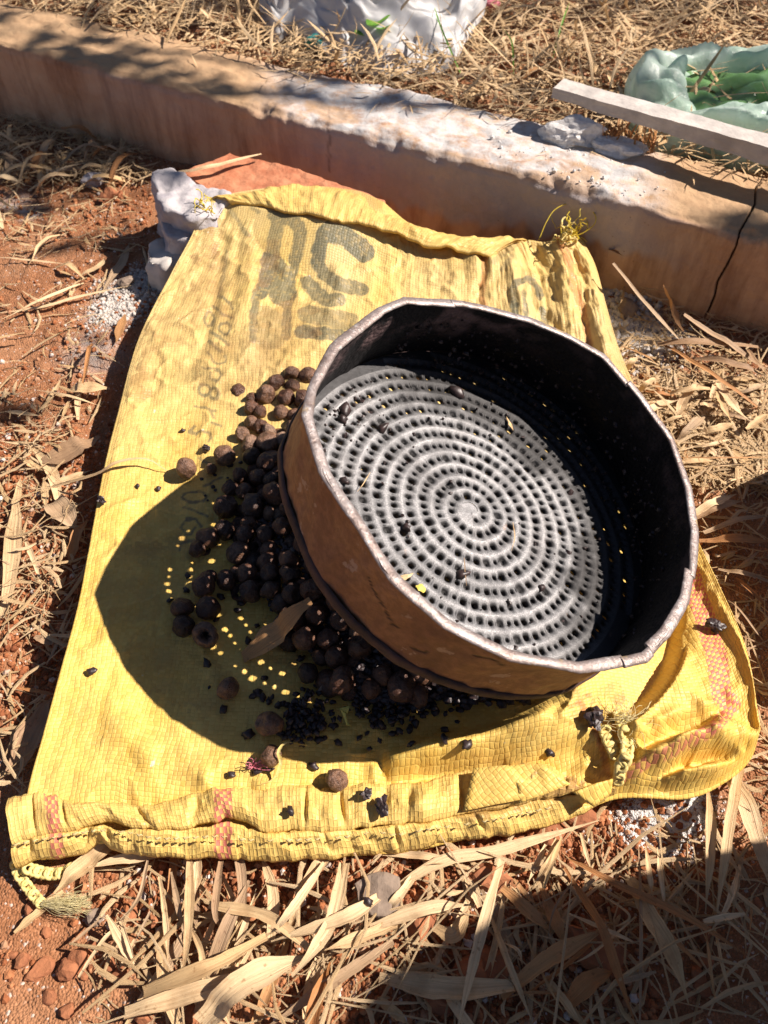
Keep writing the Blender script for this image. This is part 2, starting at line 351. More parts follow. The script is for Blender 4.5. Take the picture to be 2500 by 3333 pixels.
# ------------------------------------------------------------------ terrain
def kline(x): return 0.982 - 0.512*x          # foot of the kerb's front face
KN = np.array([-0.4557, -0.8901])             # outward normal of that face (towards the sack)
KT = np.array([0.8901, -0.4557]); KP = np.array([0.0, 0.982])
KH, KW = 0.120, 0.140
def gz(x, y):
    x = np.asarray(x, float); y = np.asarray(y, float)
    q = -((x-KP[0])*KN[0]+(y-KP[1])*KN[1])     # distance behind the front face
    z = .0065*fbm(x*7, y*7, 0, 3, 3)+.0022*fbm(x*45, y*45, 0, 9, 3)+.0012*fbm(x*210, y*210, 0, 19, 2)
    z = z+.006*np.exp(-((x-.52)**2+(y-.72)**2)/.02)
    z = z+sm(.04, .10, q)*(.098+.012*fbm(x*3, y*3, 0, 33, 3))
    return z
def build_ground():
    def axis(a, b, c, d, n, m):
        mid = np.linspace(b, c, n)
        l = b-(b-a)*np.linspace(1, 0, m, endpoint=False)**2.2; r = c+(d-c)*np.linspace(0, 1, m+1)[1:]**2.2
        return np.concatenate([l, mid, r])
    xs = axis(-30, -.95, .95, 30, 620, 30); ys = axis(-30, -.02, 2.1, 40, 690, 30)
    X, Y = np.meshgrid(xs, ys, indexing='ij'); Zz = gz(X, Y)
    V = np.stack([X, Y, Zz], -1).reshape(-1, 3)
    ash = np.zeros(X.shape)
    for px, py, r in [(1440, 1765, .026), (1400, 1790, .018), (1480, 1745, .02), (285, 640, .04), (240, 680, .03), (330, 600, .03), (1340, 640, .06), (1370, 730, .05), (200, 760, .035), (20, 430, .03), (60, 450, .02)]:
        p = at(px, py); ash = np.maximum(ash, np.exp(-(((X-p[0])**2+(Y-p[1])**2)/r**2)**1.5)*(1 if r < .03 else .75))
    Fq = grid_faces(len(xs), len(ys))[:, ::1]
    me = mesh_np('ground', V, Fq, attrs={'ash': ash.ravel()})
    return tag(link('ground', me, M['soil']), kind='structure')
build_ground()

ICO = None
def ico(sub):
    bm = bmesh.new(); bmesh.ops.create_icosphere(bm, subdivisions=sub, radius=1)
    V = np.array([v.co[:] for v in bm.verts]); Fc = np.array([[v.index for v in f.verts] for f in bm.faces]); bm.free(); return V, Fc
ICO1, ICO2, ICO3, ICO4 = ico(1), ico(2), ico(3), ico(4)

def scatter_pebbles(n, region, smin, smax, name, mat, power=3.5, lift=.1, white=None):
    P = region(n); n = len(P)
    s = smin+(smax-smin)*nr.rand(n)**power
    V0, F0 = ICO1; k = len(V0)
    J = 1+.11*nr.randn(n, k, 1)
    S = s[:, None]*(1+.35*(nr.rand(n, 3)-.5))
    a = nr.rand(n)*6.28; ca, sa = np.cos(a), np.sin(a)
    V = V0[None]*J*S[:, None]
    x = V[..., 0]*ca[:, None]-V[..., 1]*sa[:, None]; y = V[..., 0]*sa[:, None]+V[..., 1]*ca[:, None]
    z = gz(P[:, 0], P[:, 1])+s*lift
    V = np.stack([x+P[:, :1], y+P[:, 1:2], V[..., 2]+z[:, None]], -1).reshape(-1, 3)
    Fc = (F0[None]+(np.arange(n)*k)[:, None, None]).reshape(-1, 3)
    t = nr.rand(n) if white is None else np.full(n, .98)
    me = mesh_np(name, V, Fc, attrs={'tint': np.repeat(t, k)}, smooth=False)
    return link(name, me, mat)
def reg_view(n, xlim=(-.75, .75), ylim=(.02, 1.25), front=True):
    P = np.stack([nr.uniform(*xlim, n*3), nr.uniform(*ylim, n*3)], -1)
    px = proj(np.c_[P, np.zeros(len(P))]); ok = (px[:, 0] > -60) & (px[:, 0] < 1720) & (px[:, 1] < 2290) & (px[:, 1] > -60)
    if front: ok &= P[:, 1] < .982-.512*P[:, 0]+.01
    P = P[ok]; w = fbm(P[:, 0]*6, P[:, 1]*6, 0, 77, 3); P = P[nr.rand(len(P)) < .45+.9*w]
    return P[:n]
tag(scatter_pebbles(26000, lambda n: reg_view(n, (-.5, .6), (.02, .6)), .0006, .0036, 'soil_granules', M['pebble'], 2.4, .3), 'loose red gravelly soil granules strewn over the ground', 'gravel', kind='stuff')
tag(scatter_pebbles(16000, lambda n: reg_view(n, (-.36, .42), (.02, .27)), .0007, .0034, 'soil_granules', M['pebble'], 2.0, .3), 'coarse red grit carpeting the soil in front of the sack', 'gravel', kind='stuff')
tag(scatter_pebbles(7000, lambda n: reg_view(n, (-.75, .7), (.5, 1.3)), .0009, .0036, 'soil_granules', M['pebble'], 2.6, .3), 'small red crumbs of soil along the foot of the kerb', 'gravel', kind='stuff')
def reg_px(polys):
    def f(n):
        out = []
        for px, py, r, k in polys:
            c = at(px, py); out.append(c[:2]+nr.randn(int(n*k), 2)*r*.5)
        return np.concatenate(out)
    return f
tag(scatter_pebbles(7000, reg_px([(1440, 1762, .026, .5), (1400, 1785, .018, .3), (1480, 1740, .018, .2)]), .0004, .0012, 'white_powder', M['powder'], 1.5, .5), 'spill of bright white grains on the soil under the sack corner', 'white powder', kind='stuff')
tag(scatter_pebbles(3200, reg_px([(285, 640, .045, .45), (245, 675, .035, .35), (310, 610, .03, .2)]), .0005, .0030, 'ash_crumbs', M['cement'], 4, .3), 'pale grey crumbs of mortar on the soil left of the sack', 'mortar crumbs', kind='stuff')
tag(scatter_pebbles(2600, reg_px([(1335, 620, .05, .4), (1350, 700, .045, .35), (1390, 740, .05, .25)]), .001, .005, 'mortar_rubble', M['cement'], 2.5, .4), 'grey mortar rubble heaped between sack and kerb', 'mortar rubble', kind='stuff')

# ------------------------------------------------------------------ kerb
def build_kerb():
    prof = [(0, -.03), (0, 0), (0, .030), (0, .060), (0, .090), (0, .108), (.003, .116), (.009, .120), (.05, .121), (.10, .120), (.131, .119), (.138, .113), (.140, .10), (.140, .03)]
    pr = lin(prof, 180); us = np.concatenate([np.linspace(-1.6, .40, 600, endpoint=False), np.linspace(.40, .68, 320, endpoint=False), np.linspace(.68, 1.6, 80)])
    U, K = np.meshgrid(us, np.arange(180), indexing='ij'); Q = pr[K, 0]; H = pr[K, 1]
    wob = .004*fbm(us*3, us*0, 0, 5, 3)
    Q = Q+wob[:, None]
    nz = fbm(U*9, Q*9+H*9, 0, 21, 4)*.0022+fbm(U*60, (Q+H)*60, 0, 31, 3)*.0008
    edge = np.exp(-((Q-.004)**2+(H-.119)**2)/.00018)
    chip = np.clip(fbm(U*26, Q*14, 0, 41, 5)-.15, 0, 1)*.008*edge
    topm = sm(.112, .119, H)
    H2 = H-chip+topm*(nz*1.4+np.clip(fbm(U*14, Q*30, 0, 55, 4), 0, 1)*.004)
    Q2 = Q+chip*.8+(1-topm)*nz*1.2
    X = KP[0]+KT[0]*U-KN[0]*Q2; Y = KP[1]+KT[1]*U-KN[1]*Q2
    V = np.stack([X, Y, H2], -1); pp = proj(V.reshape(-1, 3)).reshape(U.shape+(2,)); PX, PY = pp[..., 0], pp[..., 1]
    cr = [(1662, 378), (1640, 402), (1628, 440), (1604, 498), (1585, 535), (1568, 572), (1556, 610), (1540, 640), (1528, 672), (1515, 705), (1505, 730)]
    d, t = pdist(PX, PY, [(a_+7*math.sin(b_*.09)*math.cos(b_*.031), b_) for a_, b_ in cr]); crack = sm(2.7, 1.0, d)*(Q < .12)
    V[..., 0] -= KN[0]*crack*.006*(1-topm); V[..., 1] -= KN[1]*crack*.006*(1-topm); V[..., 2] -= crack*topm*.006
    d2, _ = pdist(PX+5*fbm(PX/9, PY/20, 0, 12, 2), PY, [(712, 235), (708, 300), (712, 370)]); crack = np.maximum(crack, .45*sm(3.5, 1, d2))
    n2 = fbm(U*8, H*14, 0, 91, 4)
    drip = .055+.03*vnoise(U*7, 0*U, 0, 4)+.010*fbm(U*40, 0*U, 0, 6, 3)
    span = sm(500, 760, PX)*sm(1560, 1300, PX)
    grey = (1-topm)*sm(drip+.008, drip-.006, .12-H)*span*.9
    grey = np.maximum(grey, (1-topm)*sm(150, 260, PX)*sm(560, 380, PX)*.35*sm(.09, .02, .12-H))
    wn = .15*n2
    wh = topm*sm(520, 700, PX+200*wn)*sm(1480, 1330, PX)*(1-.7*sm(.4, .8, fbm(U*12, Q*25, 0, 61, 3)))
    d3, _ = pdist(PX, PY, [(775, 395), (783, 430), (780, 460)]); wh = np.maximum(wh, .5*sm(12, 3, d3+6*n2))
    topc = topm*(1-wh)
    me = mesh_np('kerb', V.reshape(-1, 3), grid_faces(1000, 180)[:, ::-1], attrs={'grey': grey.ravel(), 'white': wh.ravel(), 'topc': topc.ravel(), 'crack': crack.ravel()})
    o = link('kerb', me, M['kerb']); return tag(o, 'long cracked kerb of plastered concrete running behind the yellow sack', 'kerb', kind='thing')
build_kerb()

def rock(name, mat, loc, size, seed, rough=.25, rot=(0, 0, 0), sub=3, label=None, cat='stone', facet=True, group=None, parent=None, sharp=.5):
    V0, F0 = {2: ICO2, 3: ICO3, 4: ICO4}[sub]
    V = V0.copy(); r = np.random.RandomState(seed)
    for k in range(9):          # planar cuts give broken faces
        d = r.randn(3); d /= np.linalg.norm(d); c = .55+.3*r.rand()
        over = np.clip(V@d-c, 0, None); V -= over[:, None]*d*.95*(1 if facet else .4)
    V *= (1+rough*.5*fbm(V0[:, 0]*1.8+seed, V0[:, 1]*1.8, V0[:, 2]*1.8, seed, 4))[:, None]
    V *= np.array(size)
    me = mesh_np(name, V, F0, smooth=False)
    o = link(name, me, mat, parent, loc); o.rotation_euler = rot
    if label: tag(o, label, cat, group)
    return o

# mortar lumps and debris on the kerb top
p = at(1225, 290, .130); rock('mortar_lump', M['powder'], p, (.046, .026, .022), 3, .5, (0, 0, -.4), 4, 'rough white mortar lump stuck on top of the kerb', 'mortar')
p = at(1340, 322, .124); rock('mortar_lump', M['powder'], p, (.040, .022, .013), 8, .6, (0, 0, -.5), 4, 'flat crumbly grey mortar patch beside the bigger mortar lump', 'mortar')
def crumbs_on(name, mat, n, pxbox, zf, smin, smax, label, cat, dark=False):
    P = np.stack([nr.uniform(pxbox[0], pxbox[1], n), nr.uniform(pxbox[2], pxbox[3], n)], -1)
    parts = []
    for q in P:
        w = zf(*q); s = smin+(smax-smin)*nr.rand()**2.5
        if w is None: continue
        v = ICO1[0]*(1+.12*nr.randn(len(ICO1[0]), 1))*s*(1+.5*(nr.rand(3)-.5))+w+[0, 0, s*.4]
        parts.append((v, ICO1[1]))
    V, Fc = joinm(parts); o = link(name, mesh_np(name, V, Fc, smooth=False), mat); return tag(o, label, cat, kind='stuff')
def ktop(px, py):
    px += 0; b = 300+(px-830)*.265-14; return at(px, b-nr.rand()*80, .122) if px < 1480 else None
crumbs_on('mortar_crumbs', M['powder'], 150, (1060, 1440, 0, 1), ktop, .0004, .0030, 'grey mortar crumbs sprinkled along the kerb top', 'mortar crumbs')

# ------------------------------------------------------------------ sack
LB = [(45, 1850, .018), (60, 1710, .032), (95, 1580, .042), (130, 1450, .045), (170, 1300, .045), (200, 1140, .045), (225, 1010, .044), (255, 890, .044), (300, 730, .046), (370, 590, .060), (418, 500, .080), (432, 442, .092)]
BB = [(45, 1850, .018), (215, 1818, .020), (300, 1833, .018), (500, 1848, .018), (840, 1840, .018), (1000, 1810, .018), (1200, 1775, .018), (1330, 1722, .018), (1480, 1722, .016), (1560, 1690, .018), (1618, 1640, .024), (1643, 1570, .040)]
TB = [(432, 442, .092), (455, 428, .093), (560, 408, .095), (680, 402, .095), (770, 414, .092), (830, 450, .085), (900, 488, .075), (990, 510, .070), (1080, 515, .066), (1140, 518, .064), (1180, 522, .064), (1215, 507, .070), (1252, 508, .068)]
RB = [(1643, 1570, .040), (1612, 1400, .046), (1552, 1260, .040), (1500, 1150, .035), (1450, 1020, .035), (1400, 900, .036), (1340, 760, .042), (1310, 660, .050), (1285, 570, .060), (1252, 508, .068)]
NU, NV = 420, 600
SC_ = np.array([.07142, .39125, .10066]); SN = np.array([.39880623, -.04884679, .91573336]); SU = np.array([.91682779, 0, -.39928286]); SV = np.array([.01950369, .99880628, .0447841])
def bline(L, n): return smoothline([at(*p) for p in L], n)
Lb, Bb, Tb, Rb = bline(LB, NV), bline(BB, NU), bline(TB, NU), bline(RB, NV)
S_, T_ = np.meshgrid(np.linspace(0, 1, NU), np.linspace(0, 1, NV), indexing='ij')
s3, t3 = S_[..., None], T_[..., None]
P = (1-t3)*Bb[:, None]+t3*Tb[:, None]+(1-s3)*Lb[None]+s3*Rb[None]-((1-s3)*(1-t3)*Bb[0]+s3*(1-t3)*Bb[-1]+(1-s3)*t3*Tb[0]+s3*t3*Tb[-1])
P[..., 2] -= .013*(1-S_)*sm(.0, .13, S_)*sm(.05, .2, T_)*sm(.75, .5, T_)
pp = proj(P.reshape(-1, 3)).reshape(NU, NV, 2); PX, PY = pp[..., 0], pp[..., 1]
edge = np.minimum(np.minimum(S_, 1-S_)*.58, np.minimum(T_, 1-T_)*.88)   # metres from the rim of the cloth
infl = sm(0, .03, edge)
X, Y = P[..., 0], P[..., 1]
dz = np.zeros_like(X)
def dome(px, py, z, w, A):
    global dz
    c = at(px, py, z); dz = dz+A*np.exp(-((X-c[0])**2+(Y-c[1])**2)/w**2)
dome(1400, 1540, .05, .060, .030); dome(1500, 1440, .05, .055, .012); dome(1180, 650, .06, .05, .012); dome(1060, 580, .06, .04, .010)
def ridges(L, A, w, zr=.04, taper=True):
    A = A*1.9
    """raised or sunk folds that follow a line over the cloth"""
    global dz
    Wl = [at(q[0], q[1], zr)[:2] for q in L]
    d, t = pdist(X+.002*fbm(X*50, Y*50, 0, 5, 2), Y, Wl)
    f = np.sin(np.pi*np.clip(t*.9+.05, 0, 1))**.6 if taper else 1
    dz = dz+A*f*np.exp(-(d/w)**2)
R_ = ridges
R_(Z5([(740, 790), (1000, 680), (1300, 600), (1530, 590)]), .012, .009); R_(Z5([(760, 700), (1000, 610), (1200, 510)]), -.009, .006)
R_(Z5([(720, 870), (1000, 800), (1250, 720), (1500, 640)]), -.012, .006); R_(Z5([(700, 900), (1000, 840), (1300, 770), (1480, 700)]), .010, .006)
R_(Z5([(700, 930), (1000, 880), (1300, 820)]), -.008, .004); R_(Z5([(650, 950), (900, 930), (1100, 950)]), .008, .006)
R_(Z5([(760, 620), (830, 420), (870, 290)]), .006, .006); R_(Z5([(800, 650), (900, 560), (1200, 440)]), .005, .006)
R_(Z5([(860, 580), (1000, 540), (1180, 460)]), -.004, .004); R_(Z5([(1130, 340), (1260, 440), (1440, 560)]), .004, .006)
R_(Z5([(1280, 540), (1400, 500), (1530, 560)]), .006, .008); R_(Z5([(1240, 480), (1330, 440), (1420, 560)]), -.005, .005)
R_(Z5([(250, 520), (330, 440), (400, 390)]), -.006, .005); R_(Z5([(0, 620), (200, 540), (420, 460), (520, 400)]), .008, .012)
R_(Z5([(390, 400), (520, 330), (700, 190)]), .010, .010)
R_([(830, 1655), (900, 1625), (1000, 1610), (1100, 1585), (1240, 1540)], .011, .010); R_([(840, 1672), (950, 1655), (1080, 1640)], -.006, .006)
R_([(822, 1620), (828, 1690)], -.004, .006, .03); R_([(1120, 1640), (1200, 1600), (1280, 1590)], .004, .006)
for L, A, w in [([(700, 480), (730, 640), (690, 760)], .004, .010), ([(560, 460), (545, 600), (520, 760)], .005, .012), ([(500, 500), (450, 700), (400, 800)], -.003, .008), ([(830, 500), (950, 540), (1040, 560)], -.010, .010),
                ([(1045, 560), (1040, 610), (1030, 650)], -.006, .006), ([(1100, 560), (1110, 620), (1130, 700)], .007, .008), ([(1150, 540), (1170, 620), (1190, 700)], -.006, .007), ([(1200, 540), (1215, 620), (1240, 720)], .007, .008),
                ([(1240, 560), (1262, 680), (1300, 800)], -.005, .006), ([(1275, 600), (1300, 720), (1340, 840)], .006, .007), ([(1140, 600), (1240, 610)], .004, .005), ([(1150, 655), (1200, 690), (1240, 740)], -.007, .006),
                ([(340, 740), (325, 830), (310, 900)], -.003, .008), ([(1480, 1240), (1510, 1320), (1530, 1400)], .004, .010), ([(1500, 1300), (1490, 1380)], -.004, .006), ([(210, 1480), (300, 1620), (330, 1700)], .003, .012), ([(420, 1640), (440, 1690)], .003, .008), ([(560, 1660), (570, 1700)], .0025, .006), ([(690, 1660), (700, 1700)], -.003, .006)]:
    R_(L, A*.55, w, .05)
for k in range(46):
    a_ = math.radians(rng.uniform(-22, 62)); r0, r1 = rng.uniform(20, 120), rng.uniform(140, 300); c_, s_2 = math.cos(a_), math.sin(a_); b_ = rng.uniform(-25, 25)
    R_([(1330+r0*c_, 1700-r0*s_2*.7), (1330+(r0+r1)/2*c_-b_*s_2, 1700-(r0+r1)/2*s_2*.7-b_*c_), (1330+r1*c_, 1700-r1*s_2*.7)], rng.uniform(-.0032, .0032), rng.uniform(.0035, .007))
dz += .0022*fbm(S_*9, T_*5, 0, 14, 3)+.0006*fbm(S_*45, T_*16, 0, 24, 3)*(1+1.6*sm(.72, .95, T_))+.0007*fbm(S_*60, T_*80, 0, 34, 2)
cr3 = np.clip(1-np.abs(fbm(X*22+Y*9, Y*26-X*8, 0, 63, 3))*1.6, 0, 1)**2; dz += (.0095*(cr3-.3)*sm(1220, 1330, PX)*sm(1440, 1540, PY)+.0022*cr3)*sm(0, .02, edge)
crump = sm(1000, 1100, PX)*sm(820, 700, PY)
dz += crump*.0032*fbm(S_*60, T_*14, 0, 44, 3)
P[..., 2] += dz*sm(0, .012, edge)
rr = np.hypot(P[..., 0]-SC_[0], P[..., 1]-SC_[1]); zpl = SC_[2]-((P[..., 0]-SC_[0])*SN[0]+(P[..., 1]-SC_[1])*SN[1])/SN[2]
P[..., 2] = np.where(rr < .198, np.minimum(P[..., 2], zpl-.006+.02*sm(.185, .198, rr)), P[..., 2])
for az_, r_, w_, A0 in ((52, .165, .050, .030), (85, .155, .045, .026), (15, .155, .040, .014)):
    c_ = SC_+SU*r_*math.cos(math.radians(az_))+SV*r_*math.sin(math.radians(az_)); P[..., 2] -= A0*np.exp(-((P[..., 0]-c_[0])**2+(P[..., 1]-c_[1])**2)/w_**2)*sm(.0, .03, edge)
P[..., 2] = np.maximum(P[..., 2], .009)
BRK = np.array([at(x, y, .086)[:2] for x, y in [(392, 372), (496, 329), (650, 368), (830, 434), (826, 462), (700, 490), (520, 455)]])
def inpoly(X, Y, Q):
    r = np.zeros(X.shape, bool); n = len(Q)
    for i in range(n):
        x1, y1 = Q[i]; x2, y2 = Q[(i+1) % n]
        r ^= ((y1 > Y) != (y2 > Y)) & (X < (x2-x1)*(Y-y1)/(y2-y1+1e-12)+x1)
    return r
bd, _ = pdist(P[..., 0], P[..., 1], np.vstack([BRK, BRK[:1]])); bd = np.where(inpoly(P[..., 0], P[..., 1], BRK), 0, bd)
P[..., 2] = np.maximum(P[..., 2], np.where(T_ > .6, .0935-.55*bd-6*bd**2*0, 0))
SZ = P.copy()
pp = proj(P.reshape(-1, 3)).reshape(NU, NV, 2); PX, PY = pp[..., 0], pp[..., 1]
def locate(px, py):
    k = np.argmin((PX-px)**2+(PY-py)**2); return np.unravel_index(k, PX.shape)
def on_sack(px, py, up=0.0):
    i, j = locate(px, py); return P[i, j]+[0, 0, up]
def sack_z(x, y):
    k = np.argmin((P[..., 0]-x)**2+(P[..., 1]-y)**2); return P.reshape(-1, 3)[k, 2]
def mask(lines, PX, PY, z=1.0, wob=2.5):
    m = np.zeros_like(PX)
    wx, wy = PX+wob*fbm(PX/12, PY/12, 0, 51, 2), PY+wob*fbm(PX/12+9, PY/12, 0, 52, 2)
    for L, hw, a in lines:
        d, _ = pdist(wx, wy, L); m = np.maximum(m, a*sm(hw+1.2, hw-1.2, d))
    return m
def ell(cx, cy, rx, ry, a0=0, a1=360, n=14):
    return [(cx+rx*math.cos(math.radians(a0+(a1-a0)*i/n)), cy+ry*math.sin(math.radians(a0+(a1-a0)*i/n))) for i in range(n+1)]
k2 = 1/(2.602*1.507); k1 = 1/(2.37*1.507); k3 = 1/(2.074*1.507)
SMALL = [(ZB(L), 12*k2, .8) for L in [[(430, 40), (480, 60), (520, 100), (532, 140)], [(375, 125), (440, 175), (520, 215)], ell(340, 235, 42, 62), ell(470, 312, 46, 52), [(345, 340), (430, 390), (500, 445)], [(335, 425), (400, 470), (440, 510)],
    [(325, 515), (370, 580), (420, 612), (470, 590), (480, 540)], [(285, 640), (340, 650), (420, 660), (450, 710), (410, 760), (360, 740), (350, 690)], ell(300, 835, 46, 50), ell(380, 860, 44, 48), [(225, 960), (310, 985), (395, 1005)], [(365, 1000), (385, 1065)], [(355, 1110), (440, 1145)],
    [(215, 1135), (175, 1180), (220, 1210), (280, 1180), (330, 1185), (362, 1235), (335, 1260)], [(250, 1400), (300, 1440), (340, 1450)]]]
SMALL += [(ZB(L), 11*k2, .95) for L in [ell(220, 1740, 100, 46), [(120, 1822), (220, 1858), (330, 1905)], [(275, 1985), (220, 1925), (140, 1925), (105, 1985), (135, 2050), (190, 2055), (215, 2000)], [(90, 2190), (110, 2140), (180, 2110), (240, 2120)], [(300, 1650), (380, 1600), (440, 1570)], [(390, 1940), (420, 1990)]]]
BIG = [(Z1(L), h*k1*1.3, min(1, a*1.45)) for L, h, a in [([(730, 300), (700, 450), (680, 600), (660, 760)], 42, .5), ([(690, 290), (840, 320), (895, 400), (885, 520), (850, 640)], 38, .55), ([(860, 640), (820, 800), (795, 980), (785, 1210)], 30, .6), ([(640, 620), (620, 800), (590, 880)], 40, .75), ([(690, 700), (740, 780), (760, 880)], 85, .62), ([(550, 880), (540, 1060), (530, 1240)], 26, .6), ([(640, 1100), (660, 1210)], 90, .33),
    ([(1110, 410), (1250, 455), (1390, 570)], 60, .75), ([(1085, 400), (1035, 560), (1030, 650)], 42, .95), ([(1035, 660), (1085, 750), (1200, 820), (1370, 860)], 40, .6), ([(945, 800), (1020, 890), (1110, 940), (1200, 935)], 40, .6), ([(950, 1050), (1100, 1075), (1280, 1110)], 55, .5), ([(900, 1180), (1050, 1200), (1200, 1215)], 40, .7), ([(350, 240), (420, 340), (500, 450)], 14, .4), ([(470, 150), (560, 260)], 14, .4),
    ([(330, 560), (300, 760), (270, 900)], 10, .35), ([(230, 560), (215, 660)], 20, .2)]]
BIG += [(Z3(L), h*k3, min(1, a*1.25)) for L, h, a in [([(785, 790), (765, 620), (785, 560), (860, 535), (930, 580), (955, 650)], 24, .8), ([(840, 620), (855, 790)], 14, .7), ([(960, 740), (985, 860)], 22, .7), ([(640, 420), (720, 350), (790, 300)], 18, .35), ([(760, 380), (690, 470)], 14, .4)]]
PINK = [(ZR(L), h*1.25/(2.765*1.507), a) for L, h, a in [([(950, 720), (1000, 900), (1080, 1100), (1150, 1330), (1200, 1500), (1225, 1700), (1250, 1850), (1320, 1910)], 76, 1)]]
PINK += [(Z5(L), h/(1.952*1.507), a) for L, h, a in [([(1350, 280), (1420, 360), (1400, 430), (1320, 520), (1230, 575)], 44, .9), ([(1230, 575), (1050, 670), (900, 735), (760, 830)], 40, .8)]]
RED = [(Z3(L), h*k3, a) for L, h, a in [([(580, 350), (575, 500), (560, 600), (560, 730)], 22, .65), ([(1075, 270), (1140, 400), (1180, 600), (1245, 760), (1290, 1000), (1310, 1060)], 24, .7)]]
RED += [(Z5(L), h/(1.952*1.507), a) for L, h, a in [([(470, 370), (510, 420), (590, 600), (645, 830)], 22, .75), ([(400, 395), (530, 310)], 14, .6)]]
DIRT = [([(1050, 1745), (1150, 1725), (1230, 1700)], 22, 1), ([(1000, 1760), (1120, 1740)], 14, 1), ([(300, 860), (340, 720)], 22, .8), ([(460, 480), (440, 560)], 26, .9), ([(430, 600), (480, 700)], 30, .7), ([(1300, 1500), (1330, 1500)], 20, .8), ([(400, 1190), (280, 1200)], 30, .6), ([(430, 1280), (250, 1290)], 60, .35), ([(330, 1420), (450, 1490)], 60, .45),
        ([(600, 1380), (760, 1430)], 50, .7), ([(150, 1540), (400, 1650)], 40, .3), ([(480, 800), (640, 700)], 60, .6), ([(380, 700), (560, 560)], 50, .55), ([(900, 540), (1000, 580)], 40, .3), ([(1240, 1500), (1290, 1600), (1310, 1680)], 12, .8)]
fade = sm(1150, 850, PY)*(.65+.35*fbm(S_*8, T_*6, 0, 71, 3))
A_ = {'ink': np.maximum(mask(SMALL, PX, PY), mask(BIG, PX, PY)), 'pink': mask(PINK, PX, PY, wob=1), 'red': mask(RED, PX, PY), 'dirt': mask(DIRT, PX, PY, wob=16), 'fade': np.clip(fade, 0, 1)}
# skirt: the cloth's edge turns down and under
loop = [(i, 0) for i in range(NU)]+[(NU-1, j) for j in range(1, NV)]+[(i, NV-1) for i in range(NU-2, -1, -1)]+[(0, j) for j in range(NV-2, 0, -1)]
li = np.array([i*NV+j for i, j in loop]); Pf = P.reshape(-1, 3); E0 = Pf[li]
T0 = np.roll(E0, -4, 0)-np.roll(E0, 4, 0); T0[:, 2] = 0; T0 /= np.linalg.norm(T0, axis=1)[:, None]+1e-9; In = np.stack([-T0[:, 1], T0[:, 0], 0*T0[:, 0]], -1)
rows = [Pf]; fl = [grid_faces(NU, NV)]; prev = li; off = len(Pf); nl = len(li)
for dn, inn in [(.08, -.0012), (.25, .000), (.55, .003), (.97, .010)]:
    z = E0[:, 2]-dn*np.clip(E0[:, 2]-.003, .002, 1); R = E0+In*inn; R[:, 2] = z; rows.append(R)
    cur = np.arange(nl)+off; off += nl
    fl.append(np.stack([prev, np.roll(prev, -1), np.roll(cur, -1), cur], -1)[:, ::-1]); prev = cur
Vs = np.concatenate(rows); Fs = np.concatenate(fl)
UVb = np.stack([S_, T_], -1).reshape(-1, 2); uv = np.concatenate([UVb]+[UVb[li]]*4)
at_ = {k: np.concatenate([v.ravel()]+[v.ravel()[li]]*4) for k, v in A_.items()}
sack = bpy.data.objects.new('woven_sack', None); COL.objects.link(sack); sack.location = (0, .5, .02)
tag(sack, 'yellow woven plastic sack with faded grey printing spread under the sieve', 'sack')
def spart(name, me, mat):
    o = link(name, me, mat, sack); o.matrix_parent_inverse = Matrix.Translation((0, -.5, -.02)); return o
spart('sack_body', mesh_np('sack_body', Vs, Fs, uv, at_), M['weave'])

# hem pieces along the lower edge
HU = [(19, 1724), (60, 1716), (99, 1711), (153, 1731), (238, 1734), (306, 1741), (374, 1728), (442, 1707), (503, 1699), (564, 1697), (621, 1693), (675, 1697), (747, 1703), (783, 1692), (837, 1694), (927, 1683), (999, 1665), (1100, 1652), (1180, 1652), (1240, 1688), (1262, 1705)]
HL = [(27, 1822), (70, 1808), (116, 1800), (170, 1790), (238, 1776), (306, 1788), (374, 1789), (442, 1779), (503, 1767), (564, 1794), (621, 1794), (675, 1794), (747, 1791), (783, 1785), (837, 1782), (927, 1771), (999, 1756), (1100, 1741), (1180, 1724), (1240, 1712), (1262, 1708)]
HB1 = [(27, 1806), (102, 1796), (177, 1788), (215, 1782), (260, 1792), (306, 1786), (374, 1792), (442, 1786), (503, 1776), (564, 1794), (621, 1794), (675, 1794), (747, 1791), (837, 1784), (927, 1772), (999, 1758), (1100, 1742), (1180, 1724), (1250, 1712), (1320, 1700)]
HB2 = [(32, 1874), (85, 1853), (173, 1845), (216, 1819), (240, 1832), (292, 1843), (374, 1853), (442, 1850), (503, 1858), (531, 1855), (608, 1860), (675, 1854), (732, 1852), (790, 1842), (855, 1839), (927, 1826), (999, 1812), (1128, 1798), (1248, 1761), (1330, 1715)]
